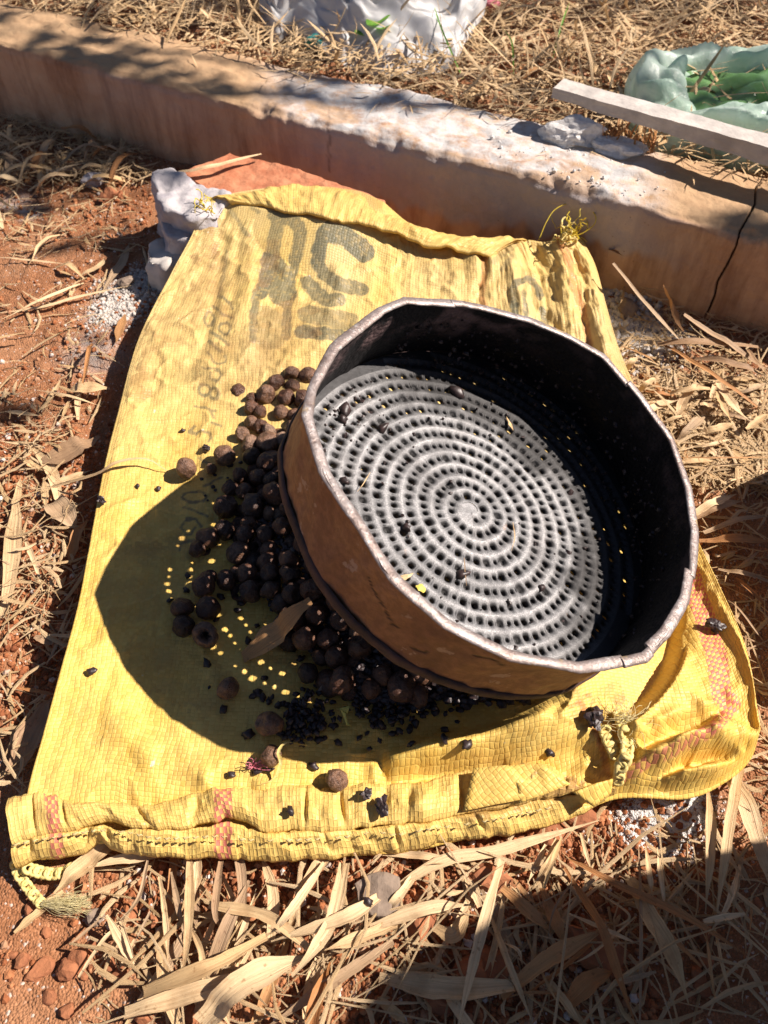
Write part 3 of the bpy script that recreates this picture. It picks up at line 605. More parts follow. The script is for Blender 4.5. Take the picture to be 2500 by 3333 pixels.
def band(name, up, lo, zu, zl, bulge, n=460, m=30, seed=0, uvs=(0, 1)):
    a = smoothline([at(q[0], q[1], zu) for q in up], n); b = smoothline([at(q[0], q[1], zl) for q in lo], n)
    K = np.linspace(0, 1, m); V = a[:, None]*(1-K)[None, :, None]+b[:, None]*K[None, :, None]
    U = np.linspace(0, 1, n)[:, None]+0*K
    V[..., 2] += bulge*(1-np.abs(2*K-1)**3)[None]*(1+.5*fbm(U*14, U*0, 0, seed, 3))
    V[..., 2] += (.0030*fbm(U*26, K[None]*1.4+0*U, 0, seed+3, 3)-.0045*np.exp(-(vnoise(U*15, .4*K[None]+0*U, 0, seed+8)/.09)**2))*np.sin(np.pi*np.clip(K, .06, .94))[None]
    V[..., 1] += .0012*fbm(U*60, K[None]*.8+0*U, 0, seed+6, 3)
    # returning under-layer so the band has real thickness
    V2 = V.copy()[:, ::-1]; V2[..., 2] -= .0035; W = np.concatenate([V, V2], 1)
    nv = 2*m; Fc = grid_faces(n, nv); Fc2 = []
    I = np.arange(n-1); Fc = np.concatenate([Fc, np.stack([I*nv+nv-1, (I+1)*nv+nv-1, (I+1)*nv, I*nv], -1)])
    pj = proj(W.reshape(-1, 3)); px, py = pj[:, 0], pj[:, 1]
    st = sm(16, 13, np.abs(px-118-(py-1790)*.12))+sm(21, 18, np.abs(px-482)) + 0*px
    uvv = np.stack([np.repeat(np.linspace(0, 1.03, n), nv), np.tile(np.r_[K, K[::-1]]*.022*(1.6 if m > 24 else 1)+.3, n)], -1)
    dirt = np.maximum(mask([(DIRT[0][0], 16, 1), (DIRT[1][0], 14, 1), ([(560, 1740), (600, 1740)], 16, .6), ([(1130, 1660), (1230, 1700)], 16, .8), ([(1260, 1710), (1310, 1690)], 18, .9)], px, py, wob=8), 0)
    me = mesh_np(name, W.reshape(-1, 3), Fc, uvv, {'ink': 0*px, 'pink': np.clip(st, 0, 1), 'red': 0*px, 'dirt': dirt, 'fade': .25+0*px})
    return spart(name, me, M['weave'])
band('hem_flap', HU, HL, .031, .034, .007, m=30, seed=5)
band('hem_band', HB1, HB2, .031, .020, .005, m=22, seed=15)
# stitching: short twisted runs of dusty thread
stl = [(27, 1826), (65, 1818), (102, 1811), (177, 1799), (215, 1794), (272, 1798), (340, 1811), (408, 1810), (476, 1807), (531, 1814), (600, 1816), (675, 1813), (765, 1806), (810, 1797), (855, 1803), (927, 1791), (1035, 1776), (1125, 1758), (1240, 1733), (1300, 1708)]
sp = smoothline([at(q[0], q[1], .0375) for q in stl], 640)
parts = []
for k in range(0, 620, 10):
    for s in (0,):
        L = sp[k:k+8+s].copy(); t = np.linspace(0, 2.6, len(L)); L[:, 1] += .0005*np.cos(t*3); L[:, 2] += .0008*np.sin(t*1.2)
        L[:, 2] -= .0004; parts.append(tube(L, (.0005+.0004*nr.rand())*np.sin(np.linspace(.35, 2.8, len(L))), 5)) if nr.rand() < .86 else None
V, Fc = joinm(parts); spart('stitching', mesh_np('stitching', V, Fc), M['stitch'])['kind'] = 'stuff'
# corner flap at the right end of the hem
def patch(name, pts, mat, z, thick=.0015, seed=0, attrs=True):
    pts3 = [at(*q) for q in pts]; bm = bmesh.new(); vs = [bm.verts.new(q) for q in pts3]; bm.faces.new(vs)
    bmesh.ops.triangulate(bm, faces=bm.faces[:]); bmesh.ops.subdivide_edges(bm, edges=bm.edges[:], cuts=5, use_grid_fill=True)
    for v in bm.verts: v.co.z += .0012*float(fbm(v.co.x*60, v.co.y*60, 0, seed, 2))
    me = bpy.data.meshes.new(name); bm.to_mesh(me); uvl = me.uv_layers.new(name='UVMap')
    for l in me.loops:
        c = me.vertices[l.vertex_index].co; uvl.data[l.index].uv = ((c.x*.8+c.y*.6)*1.7, (c.y*.8-c.x*.6)*1.1)
    for pg in me.polygons: pg.use_smooth = True
    bm.free(); o = spart(name, me, mat); s = o.modifiers.new('s', 'SOLIDIFY'); s.thickness = thick; return o
patch('corner_fold', [(1094, 1655, .043), (1150, 1648, .044), (1175, 1655, .046), (1232, 1693, .042), (1180, 1715, .040), (1120, 1735, .038), (1118, 1700, .042)], M['weave'], 0, seed=3)
patch('corner_fold', [(1022, 1660, .042), (1096, 1654, .045), (1172, 1716, .041), (1090, 1735, .040), (1000, 1752, .038)], M['weave'], 0, seed=5)
patch('corner_fold', [(1236, 1712, .042), (1290, 1690, .046), (1322, 1682, .045), (1318, 1712, .038), (1280, 1742, .034)], M['weave'], 0, seed=8)
# fold along the top edge
def topfold():
    up = [at(q[0], q[1], q[2]+.001) for q in TB[1:10]]; lo = [(500, 437, .096), (566, 439, .099), (594, 448, .099), (622, 456, .099), (664, 461, .098), (706, 473, .097), (770, 480, .093), (863, 507, .084), (927, 530, .079), (991, 537, .076), (1054, 549, .073), (1067, 545, .071)]
    n, m = 300, 26; a = smoothline(up, n); b = smoothline([at(*q) for q in lo], n); K = np.linspace(0, 1, m); U = np.linspace(0, 1, n)[:, None]+0*K
    V = a[:, None]*(1-K)[None, :, None]+b[:, None]*K[None, :, None]
    V[..., 2] += .006*np.sin(np.pi*K)[None]+.0025*fbm(U*16, K[None]*2+0*U, 0, 8, 3)+.0012*fbm(U*50, K[None]*3+0*U, 0, 18, 2)
    V2 = V[:, ::-1].copy(); V2[..., 2] -= .003; W = np.concatenate([V, V2], 1); nv = 2*m
    Fc = grid_faces(n, nv); I = np.arange(n-1); Fc = np.concatenate([Fc, np.stack([I*nv+nv-1, (I+1)*nv+nv-1, (I+1)*nv, I*nv], -1)])
    uvv = np.stack([np.repeat(np.linspace(0, .8, n), nv), np.tile(np.r_[K, K[::-1]]*.05+.9, n)], -1); z = np.zeros(n*nv)
    return spart('top_fold', mesh_np('top_fold', W.reshape(-1, 3), Fc, uvv, {'ink': z, 'pink': z, 'red': z, 'dirt': z+.2, 'fade': z+.3}), M['weave'])
topfold()
# frayed tapes at the top corners
def fray(name, px, py, z, n, ln, r, mat, seed, spread=1.0, dirv=(0, 0, 1)):
    rr_ = np.random.RandomState(seed); parts = []; b = at(px, py, z)
    for k in range(n):
        q = b+rr_.randn(3)*[.006, .004, .002]*spread; d = np.array(dirv)+rr_.randn(3)*.9; L = [q]
        for s in range(9):
            d = d+rr_.randn(3)*.7; d /= np.linalg.norm(d); q = q+d*ln/9*(.6+.8*rr_.rand()); q[2] = max(q[2], .01); L.append(q)
        parts.append(tube(smoothline(L, 22), r*(.6+.8*rr_.rand()), 4))
    V, Fc = joinm(parts); return spart(name, mesh_np(name, V, Fc), mat)
fray('frayed_fringe', 1228, 510, .072, 22, .038, .0006, M['frayed'], 4, 1.0, (.5, .2, .5))
fray('frayed_fringe', 1215, 512, .076, 14, .030, .0012, M['cord'], 5, .8, (.2, -.3, .3))
fray('frayed_fringe', 446, 452, .096, 12, .030, .0006, M['frayed'], 6, 1.0, (-.6, -.3, .2))
lp = [at(*q) for q in [(1164, 518, .070), (1180, 480, .085), (1200, 452, .095), (1235, 438, .10), (1268, 446, .10), (1286, 466, .095), (1284, 484, .088), (1265, 500, .080), (1240, 512, .074)]]
V, Fc = tube(smoothline(lp, 60), .0006, 5); spart('loose_thread', mesh_np('loose_thread', V, Fc), M['frayed'])
# chain-stitched cord with tassel at the lower left corner, cords on the right corner
def chain(line, n, w, r, seed=0):
    c = smoothline(line, n+1); parts = []
    for k in range(n):
        a, b = c[k], c[k+1]; d = b-a; L = np.linalg.norm(d); d /= L; s = np.cross(d, [0, 0, 1.0]); s /= np.linalg.norm(s)+1e-9
        t = np.linspace(0, 2*np.pi, 14, endpoint=False); mid = (a+b)/2
        lp = mid+np.cos(t)[:, None]*d*L*.75+np.sin(t)[:, None]*s*w; lp[:, 2] += .0012*np.cos(t)*(1 if k % 2 else -1)
        parts.append(tube(lp, r, 6, closed=True))
    return joinm(parts)
cl = [at(*q) for q in [(32, 1865, .014), (38, 1885, .008), (52, 1905, .006), (66, 1925, .005), (82, 1944, .006), (92, 1954, .007)]]
V, Fc = chain(cl, 9, .0026, .0014); spart('chain_cord', mesh_np('chain_cord', V, Fc), M['cord'])
V, Fc = chain([at(*q) for q in [(56, 1874, .012), (80, 1882, .008), (110, 1888, .007), (140, 1884, .008), (158, 1872, .010)]], 9, .003, .0016); spart('chain_cord', mesh_np('chain_cord', V, Fc), M['cord'])
parts = []
for k in range(190):
    a = at(92+nr.randn()*2, 1953+nr.randn()*3, .007+.003*nr.rand()); e = at(145+55*nr.rand()**.7, 1950+nr.randn()*13, .004+.007*nr.rand()); m_ = (a+e)/2+nr.randn(3)*[.002, .0016, .001]; m_[2] += .002
    parts.append(tube(smoothline([a, m_, e], 8), .00013, 3))
V, Fc = joinm(parts); spart('tassel', mesh_np('tassel', V, Fc), M['fibre'])
ck = Z5([(620, 560), (610, 620), (650, 680), (700, 720), (660, 690), (640, 600)]); 
V, Fc = joinm([chain([on_sack(q[0], q[1], .004) for q in Z5([(615, 545), (630, 600), (655, 660), (690, 720)])], 7, .0035, .0017), chain([on_sack(q[0], q[1], .005) for q in Z5([(700, 450), (740, 540), (760, 640), (740, 740), (700, 800)])], 10, .0035, .0018), chain([on_sack(q[0], q[1], .004) for q in Z5([(700, 790), (705, 840), (690, 890)])], 4, .003, .0018)])
spart('chain_cord', mesh_np('chain_cord', V, Fc), M['cord'])
for (x, y) in Z5([(760, 480), (690, 480)]):
    q = on_sack(x, y, .002); fr = []
    for k in range(60):
        e = q+nr.randn(3)*[.010, .010, .002]; e[2] = q[2]+.001+.004*nr.rand(); fr.append(tube(smoothline([q+nr.randn(3)*.002, (q+e)/2+nr.randn(3)*.003, e], 7), .00022, 3))
    V, Fc = joinm(fr); spart('frayed_fringe', mesh_np('frayed_fringe', V, Fc), M['fibre'])

# ------------------------------------------------------------------ sieve
RIM = [(-173.1, .1685), (-157.7, .1635), (-143.3, .1589), (-128.2, .1639), (-113.7, .1668), (-97.8, .1666), (-79.9, .1652), (-59.5, .1664), (-47.8, .1629), (-33, .1612), (-19.4, .1587), (-6.8, .1617), (8.3, .1656), (24.7, .1719), (40.5, .1707), (56.7, .1748), (68.0, .1672), (83.0, .1635), (106.3, .1597), (126.0, .1644), (136.2, .1615), (160.4, .1614), (177.8, .1655)]
BAS = [(-170, .1609), (-154.2, .1569), (-141.8, .1592), (-128.9, .1586), (-113.8, .1592), (-97.9, .1561), (-81.4, .1568), (-66.8, .1590), (-45, .158), (-25, .163), (-8, .171), (9, .178), (31, .189), (52, .195), (73, .196), (90, .189), (108, .177), (125, .167), (145, .162), (178, .1638)]
def polar(L, a, kink=.82):
    A = np.array([q[0] for q in L]); R = np.array([q[1] for q in L]); A2 = np.r_[A-360, A, A+360]; R2 = np.r_[R, R, R]
    a = (np.degrees(a)+180) % 360-180
    xs, ys = R2*np.cos(np.radians(A2)), R2*np.sin(np.radians(A2))
    k = np.clip(np.searchsorted(A2, a)-1, 0, len(A2)-2)   # straight chord between kinks
    x1, y1, x2, y2 = xs[k], ys[k], xs[k+1], ys[k+1]; c, s = np.cos(np.radians(a)), np.sin(np.radians(a))
    t = (x1*s-y1*c)/((x1-x2)*s-(y1-y2)*c); chord = (x1+t*(x2-x1))*c+(y1+t*(y2-y1))*s
    return kink*chord+(1-kink)*np.interp(a, A2, R2)
DEP = .0749
def dH(a):
    d = (np.degrees(a)-62+180) % 360-180
    return .0115*np.exp(-(d/48)**2)
SB = Matrix(((SU[0], SV[0], SN[0], SC_[0]), (SU[1], SV[1], SN[1], SC_[1]), (SU[2], SV[2], SN[2], SC_[2]), (0, 0, 0, 1)))
sieve = bpy.data.objects.new('round_sieve', None); COL.objects.link(sieve); sieve.matrix_world = SB
tag(sieve, 'dented round metal sieve with rusty wall propped up on the dark fruits', 'sieve')
def siv(name, me, mat, parent=None): return link(name, me, mat, parent or sieve)
AN = np.radians(np.linspace(-180, 180, 480, endpoint=False))
def wall(name, dr, mat, flip, m=40, crackpts=None):
    K = np.linspace(0, 1, m); rb, rt = polar(BAS, AN, .3), polar(RIM, AN)
    Kg = K[None]+0*AN[:, None]; R = rb[:, None]*(1-Kg**1.3)+(rt-dH(AN)*.42)[:, None]*Kg**1.3+dr-.0015*np.sin(np.pi*Kg)
    R = R+.0008*fbm(AN[:, None]*6+0*Kg, Kg*2, 0, 3, 3)+.0010*fbm(AN[:, None]*14+0*Kg, Kg*3, 0, 13, 2)
    V = np.stack([R*np.cos(AN)[:, None], R*np.sin(AN)[:, None], Kg*(DEP+dH(AN))[:, None]+.001], -1)
    Fc = grid_faces(len(AN), m, closed=True); Fc = Fc[:, ::-1] if flip else Fc
    V = V.reshape(-1, 3); W = V@np.array([SU, SV, SN])+SC_; pj = proj(W); at2 = {}
    cr = np.zeros(len(V))
    for L in [[(1200, 1880), (1210, 1910), (1245, 1965), (1265, 2005), (1275, 2030), (1300, 2045)], [(1345, 2110), (1380, 2125), (1400, 2120)], [(1545, 2135), (1600, 2145), (1640, 2165)]]:
        L = [(a/1.507, b/1.507) for a, b in L]; d, _ = pdist(pj[:, 0]+3*fbm(pj[:, 0]/9, pj[:, 1]/9, 0, 4, 2), pj[:, 1], L); cr = np.maximum(cr, sm(2.4, .8, d))
    at2['crack'] = cr; ang = np.repeat(np.degrees(AN), m); kk = np.tile(K, len(AN))
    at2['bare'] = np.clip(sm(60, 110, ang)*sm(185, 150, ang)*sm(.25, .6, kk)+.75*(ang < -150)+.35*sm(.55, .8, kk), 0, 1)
    return siv(name, mesh_np(name, V, Fc, attrs=at2), mat)
wall('outer_wall', .0008, M['outer'], False); wall('inner_wall', -.0010, M['inner'], True)
# rolled rim in overlapping lengths
def rimseg(a0, a1, out, z, rw=.0040, rh=.0017, seed=0):
    n = max(12, int((a1-a0)*2.2)); a = np.radians(np.linspace(a0, a1, n)); R = polar(RIM, a)+out-dH(a)*.42; m = 14
    ph = np.linspace(0, 2*np.pi, m, endpoint=False)
    w = rw*(1+.12*fbm(a*5, a*0, 0, seed, 2)); hh = rh*(1+.10*fbm(a*7, a*0+4, 0, seed, 3))
    RR = R[:, None]+w[:, None]*np.cos(ph)[None]-.0008; ZZ = DEP+dH(a)[:, None]+z+hh[:, None]*np.sin(ph)[None]+(.0009*fbm(a*4, a*0+8, 0, seed, 2))[:, None]
    RR = RR+.00018*fbm(a[:, None]*50+0*ph, ph[None]*2+0*a[:, None], 0, seed, 2)
    V = np.stack([RR*np.cos(a)[:, None], RR*np.sin(a)[:, None], ZZ], -1).reshape(-1, 3)
    I, J = np.meshgrid(np.arange(n-1), np.arange(m), indexing='ij'); J2 = (J+1) % m
    Fc = np.stack([I*m+J, I*m+J2, (I+1)*m+J2, (I+1)*m+J], -1).reshape(-1, 4)[:, ::-1]
    V = np.concatenate([V, [V[:m].mean(0)], [V[-m:].mean(0)]]); c0, c1 = len(V)-2, len(V)-1; q = []
    for j in range(m):
        q.append([j, (j+1) % m, c0, c0]); q.append([(n-1)*m+(j+1) % m, (n-1)*m+j, c1, c1])
    me = bpy.data.meshes.new('rim_segment'); me.from_pydata(V.tolist(), [], [list(f) for f in Fc]+[[x[0], x[1], x[2]] for x in q])
    for p_ in me.polygons: p_.use_smooth = True
    me.update(); return siv('rim_segment', me, M['rim'])
rimseg(-250.5, -66, 0, 0, seed=1)         # from the upper kink round the left side to the lower seam
rimseg(-66.8, -56.5, .0012, .0006, seed=2)
rimseg(-56, -22.4, -.0006, -.0008, .0042, .0016, seed=3)
rimseg(-24, 46, .0018, .0006, .0038, .0017, seed=4)
rimseg(45.2, 110.5, .0004, 0, .0038, .0017, seed=5)
# base lip
a = AN; R = polar(BAS, AN, .3); prof = [(.0010, .0085), (.0022, .0078), (.0028, .005), (.0028, .001), (.0018, -.002), (-.001, -.003), (-.004, -.0025)]
V = np.stack([(R[:, None]+np.array([q[0] for q in prof])[None]+.0006*fbm(AN*9, AN*0, 0, 6, 3)[:, None])*np.cos(AN)[:, None], (R[:, None]+np.array([q[0] for q in prof])[None]+.0006*fbm(AN*9, AN*0, 0, 6, 3)[:, None])*np.sin(AN)[:, None], np.array([q[1] for q in prof])[None]+0*AN[:, None]], -1).reshape(-1, 3)
siv('base_lip', mesh_np('base_lip', V, grid_faces(len(AN), len(prof), closed=True)[:, ::-1]), M['lip'])
# perforated floor: holes punched along a spiral, each with its own dimple
def build_floor():
    A = .01305; R0 = .1595; rs = random.Random(3)
    phi = 2*math.pi*.62;
    RWT = polar(BAS, np.radians(np.arange(361)), .3)-.0012
    def RW(ph): return float(np.interp(math.degrees(ph+.9) % 360, np.arange(361), RWT))
    V = []; Fc = []; ridge = []; soot_shade = []
    def rad(ph, k): return A*(ph/(2*math.pi)-.5+k)      # k=0 inner edge of the track, k=1 outer edge
    big = True
    def zr(k): return .0017*(abs(2*k-1)**1.5)
    def add(r, ph, z, rd, so):
        lim = RW(ph)
        if r > lim: r, z = lim, max(z, .0006)
        wx, wy = r*math.cos(ph+.9), r*math.sin(ph+.9)
        V.append((wx, wy, z+UND(wx, wy))); ridge.append(rd); soot_shade.append(so); return len(V)-1
    def UND(x, y): return .0011*math.sin(x*31+1)*math.cos(y*27)+.0006*math.sin(x*90+y*70)
    while True:
        r_mid = A*phi/(2*math.pi)
        if r_mid-A*.5 > .1965: break
        big = not big if rs.random() < .8 else big
        stp = (.0092 if big else .0072)*(1+.18*(rs.random()-.5)); dph = stp/max(r_mid, .004)
        hr = (.00215 if big else .00150)*(1+.35*(rs.random()-.5)); sq = .12 if big else .02
        blocked = rs.random() < .25
        lm = min(RW(phi), RW(phi+dph))
        if r_mid+A*.5 > lm-.0015:
            if r_mid-A*.5 < max(RW(phi), RW(phi+dph)):
                q4 = [add(rad(phi+dph*a_, k_), phi+dph*a_, .0016*(1-k_*.8), .3, .5) for a_, k_ in ((0, 0), (.5, 0), (1, 0), (1, 1), (.5, 1), (0, 1))]
                Fc.append([q4[0], q4[1], q4[4], q4[5]]); Fc.append([q4[1], q4[2], q4[3], q4[4]])
            phi += dph; continue
        n = 24; ids = [[], [], [], []]; rot = rs.random()*.6-.3
        jr, jp = (rs.random()-.5)*.0012, (rs.random()-.5)*.0010
        for i in range(n):
            t = 2*math.pi*i/n; c, s = math.cos(t), math.sin(t); m = max(abs(c), abs(s)); bu, bv = c/m, s/m      # on the cell's outline
            ph = phi+dph*(.5+.5*bu); k = .5+.5*bv; ids[0].append(add(rad(ph, k), ph, zr(k), .3+.7*abs(bv), 0))
            q = 1/((abs(c)**(2+8*sq)+abs(s)**(2+8*sq))**(1/(2+8*sq)))
            cr, sr = math.cos(t+rot), math.sin(t+rot)
            for lv, (f, z, rd, so) in enumerate([(1.8, .0010, .55, .22), (1.14, -.0006, .1, .8), (1.0, -.0036, 0, 1)]):
                rr_ = hr*q*f; rr_ = min(rr_, (stp*.47 if abs(c) > abs(s) else A*.42)/max(abs(c), abs(s)) if lv == 0 else 9)
                du, dv = rr_*cr, rr_*sr; rm = A*(phi+dph*.5)/(2*math.pi)
                ids[lv+1].append(add(rm+dv+jr, phi+dph*.5+(du+jp)/max(rm+dv, .003), z, rd, so))
        for lv in range(3):
            for i in range(n):
                j = (i+1) % n; Fc.append([ids[lv][i], ids[lv][j], ids[lv+1][j], ids[lv+1][i]])
        # cell corners (the ring skips them)
        if blocked:
            cidx = add(r_mid+jr, phi+dph*.5, -.0026, 0, .95)
            for i in range(n): Fc.append([ids[3][i], ids[3][(i+1) % n], cidx])
        phi += dph
    phe = phi
    # closing wedge between last cell's edge, and the centre
    cc = add(0, 0, .0008, .6, 0); prev = None; ph0 = 2*math.pi*.62
    for i in range(41):
        ph = ph0+2*math.pi*i/40; r = add(max(rad(ph, 0), .0005), ph, .0011, .8, 0)
        if prev is not None: Fc.append([cc, prev, r])
        prev = r
    # a sheet of little corner fillers: strips along both track edges just under the surface
    V2 = len(V)
    for kk in (0,):
        prev = None; ph = ph0
        while ph < phe:
            r0 = rad(ph, 0)
            if r0 > RW(ph): prev = None; ph += .0025/(r0+A*.5); continue
            row = [add(max(r0-.0011, 0), ph, .0001, .3, .2), add(r0+.0011, ph, .0001, .3, .2)]
            if prev: Fc.append([prev[0], prev[1], row[1], row[0]])
            prev = row; ph += .0025/max(r0+A*.5, .004)
    me = bpy.data.meshes.new('perforated_floor'); me.from_pydata(V, [], Fc)
    for p_ in me.polygons: p_.use_smooth = True
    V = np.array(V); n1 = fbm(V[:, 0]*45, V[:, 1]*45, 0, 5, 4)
    sx = np.array(soot_shade); W = V@np.array([SU, SV, SN])+SC_; pj = proj(W)
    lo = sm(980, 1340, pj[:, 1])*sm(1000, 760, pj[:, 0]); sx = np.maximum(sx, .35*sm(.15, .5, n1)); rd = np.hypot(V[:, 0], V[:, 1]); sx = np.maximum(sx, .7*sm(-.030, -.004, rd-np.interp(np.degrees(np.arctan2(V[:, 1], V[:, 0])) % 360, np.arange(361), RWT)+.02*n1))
    ang = np.degrees(np.arctan2(V[:, 1], V[:, 0])); dk = sm(-75, -30, ang)*sm(150, 105, ang)*sm(.085, .12, rd+.02*n1); sx = np.maximum(sx, .93*dk)  # floor side in the wall's shade painted almost black
    for nm, val in (('ridge', np.array(ridge)), ('soot_shade', sx)):
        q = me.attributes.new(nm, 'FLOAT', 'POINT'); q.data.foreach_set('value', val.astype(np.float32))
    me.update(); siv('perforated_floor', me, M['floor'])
build_floor()
def sfl(px, py, z=.001):
    """point on the sieve floor under an image point"""
    d = FWD+(px-CX)/F*RT-(py-CY)/F*UP; o = SC_+SN*z; t = ((o-C0)@SN)/(d@SN); return C0+d*t

# ------------------------------------------------------------------ words that tell look-alikes apart
def band_of(v, cuts, words):
    for c, w in zip(cuts, words):
        if v < c: return w
    return words[-1]
def blade_words(L, w, mat):
    a, b = proj(np.array([L[0], L[-1]])); d = b-a; ln = np.hypot(*d); ang = math.degrees(math.atan2(-d[1], d[0])) % 180
    dirn = 'level' if ang < 18 or ang > 162 else 'upright' if 72 < ang < 108 else 'right leaning' if ang < 90 else 'left leaning'
    size = band_of(w, (.0055, .0095, .014), ('thin', 'narrow', 'medium', 'broad'))+' '+band_of(ln, (110, 210), ('short', 'mid length', 'long'))
    col = {'straw': 'straw coloured', 'orange': 'orange', 'browngrey': 'grey brown', 'weed': 'green'}[mat]
    m = (a+b)/2; return size, col, dirn, m
def blade_label(L, w, mat, region):
    r = _blade_label(L, w, mat, region).split()
    if len(r) > 16: r = [q for q in r if q not in ('coloured', 'length')]
    return ' '.join(r[:16])
def _blade_label(L, w, mat, region):
    size, col, dirn, (x, y) = blade_words(L, w, mat)
    if region == 'front': wh = band_of(y, (1960, 2050, 2130), ('just below the hem', 'a little below the hem', 'well below the hem', 'at the bottom edge'))+' '+band_of(x, (330, 480, 620, 760, 900, 1100), ('far left', 'towards the left', 'left of centre', 'at the centre', 'right of centre', 'towards the right', 'far right'))
    elif region == 'shade': wh = 'in the lower right shade, '+band_of(y, (1980, 2080), ('upper', 'middle', 'lowest'))+' '+band_of(x, (1250, 1400, 1520), ('left part', 'centre part', 'right part', 'far right part'))
    elif region == 'right': wh = band_of(y, (800, 880, 960, 1080, 1250), ('near the kerb foot', 'beside the rubble', 'beside the upper right rim', 'right of the rim', 'by the shade edge', 'on the shaded soil'))+' '+band_of(x, (1450, 1540, 1620), ('close to the sack', 'between sack and edge', 'towards the edge', 'at the picture edge'))
    elif region == 'left': wh = band_of(y, (300, 380, 430, 600, 800, 950, 1100, 1300), ('tight against the kerb', 'near the kerb', 'below the kerb pile', 'above the ash patch', 'beside the ash patch', 'on the upper left soil', 'left of the big dead leaf', 'left of the sack middle', 'low along the sack edge'))+' '+band_of(x, (90, 200), ('at the picture edge', 'midway', 'near the sack'))
    else: wh = 'behind the kerb '+band_of(x, (350, 560, 760, 960, 1160, 1380), ('far left', 'left of the sheet', 'under the sheet', 'by the weed', 'past the sheet', 'near the bar end', 'by the green bag'))+' '+('hugging the kerb' if y > -15+.165*x else 'further back')
    return f'{size} {col} blade {dirn} '+wh
def fruit_label(x, y, r, tone):
    t = band_of(tone, (.25, .5, .75), ('black', 'dark brown', 'brown', 'dusty tan')); s_ = band_of(r, (.0095, .0115), ('small', 'mid sized', 'large'))
    row = band_of(y, (850, 900, 950, 1010, 1080, 1150, 1220, 1290, 1360, 1430), ('at the very top of the heap', 'near the top of the heap', 'in the upper sunlit heap', 'at the shadow line', 'just inside the shadow', 'in the upper shaded heap', 'in the middle of the heap', 'beside the light dots', 'above the brown leaf', 'by the brown leaf', 'at the foot of the heap'))
    e = 610+(max(0, y-1060)*.62 if y > 1060 else (960-y)*.25 if y < 960 else 0); col = band_of(x-e, (-190, -120, -60), ('far left', 'left', 'centre', 'against the sieve'))
    return f'{s_} {t} dried fruit {row}, {col}'

# ------------------------------------------------------------------ fruits
BM = []
def berry_mesh(seed, hole):
    V0, F0 = ICO4; V = V0.copy(); r = np.random.RandomState(seed+50)
    V *= (1+.10*fbm(V0[:, 0]*1.6+seed, V0[:, 1]*1.6, V0[:, 2]*1.6, seed, 2)-.05*np.clip(1-np.abs(fbm(V0[:, 0]*2.6, V0[:, 1]*2.6+seed, V0[:, 2]*2.6, seed+3, 2))*5, 0, 1))[:, None]
    for k in range(4):
        d = r.randn(3); d /= np.linalg.norm(d); c = V0@d; V -= (np.exp(-((1-c)/.10)**2)*.30*r.rand())[:, None]*d
    h = np.zeros(len(V0))
    if hole:
        d = np.array([.1*r.randn(), -.55+.3*r.randn(), .75]); d /= np.linalg.norm(d); c = V0@d; k = sm(.80, .90, c+.03*fbm(V0[:, 0]*5, V0[:, 1]*5, V0[:, 2]*5, seed, 2)); V = V*(1-k*1.35)[:, None]*1.0+0; V = np.where(k[:, None] > .5, V*.6-d*.25*k[:, None], V); h = sm(.2, .6, k)
    else:
        d = r.randn(3); d /= np.linalg.norm(d); c = V0@d; k = np.exp(-((1-c)/.012)**2); V += (k*.10)[:, None]*d
    V[:, 2] *= .93
    return mesh_np('dried_fruit', V*.0105, F0, attrs={'hole': h})
BM = [berry_mesh(i, False) for i in range(9)]; BH = [berry_mesh(20+i, True) for i in range(3)]
for m_ in BM+BH: m_.materials.append(M['berry'])
placed = []
def mound(x, y):
    m = .074*np.exp(-((x-.015)/.102)**2-((y-.43)/.135)**2)+.012*np.exp(-((x+.02)/.04)**2-((y-.60)/.05)**2)
    lim = SC_[2]-((x-SC_[0])*SN[0]+(y-SC_[1])*SN[1])/SN[2]-.022
    return np.minimum(.034+np.where(m < .008, 0, m-.008), lim)
def put_berry(pos, r, label, group=None, hole=False, flat=1.0):
    tone = min(1, max(0, rng.gauss(.74, .17) if label is None and group[0] == 's' else rng.gauss(.34, .22) if label is None else .8)); pj = proj(pos)  # light put into the tone: sunlit fruits paler, shadowed ones darker
    if label is None: label = fruit_label(pj[0], pj[1], r, tone)
    me = rng.choice(BH if hole else BM); o = bpy.data.objects.new('dried_fruit', me); COL.objects.link(o)
    s = r/.0105; o.location = pos; o.scale = (s*rng.uniform(.9, 1.06), s*rng.uniform(.86, 1.04), s*flat*rng.uniform(.84, 1)); o.rotation_euler = (rng.uniform(-.3, .3), rng.uniform(-.3, .3), rng.uniform(-.8, .8)) if hole else (rng.uniform(0, 6.3), rng.uniform(0, 6.3), rng.uniform(0, 6.3))
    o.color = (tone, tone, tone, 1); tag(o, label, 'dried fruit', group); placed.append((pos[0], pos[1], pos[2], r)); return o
def ray_mound(px, py, r):
    z = .034
    for k in range(14):
        w = at(px, py, z+r); z = .5*z+.5*float(mound(w[0], w[1]))
    return at(px, py, z+r)
ISO = [((403, 1010), 50, 'wrinkled purple brown fruit lying alone left of the heap in sunlight', 0), ((486, 984), 46, 'pale sunlit fruit right of the wrinkled lone fruit', 0), ((456, 1012), 28, 'small shrivelled fruit half between two sunlit round fruits', 0),
       ((492, 1488), 50, 'dark round fruit standing alone in the shade below the heap', 0), ((582, 1563), 58, 'dark rough fruit touching the black seed cluster', 0), ((585, 1634), 50, 'reddish brown fruit with crusted crown at the shadow edge', 0), ((728, 1686), 52, 'smooth brown fruit half tucked behind the hem fold', 0), ((444, 1372), 56, 'dark hollow fruit with open mouth left of the heap', 1), ((795, 1455), 58, 'brown hollow fruit with open hole below the sieve wall', 1)]
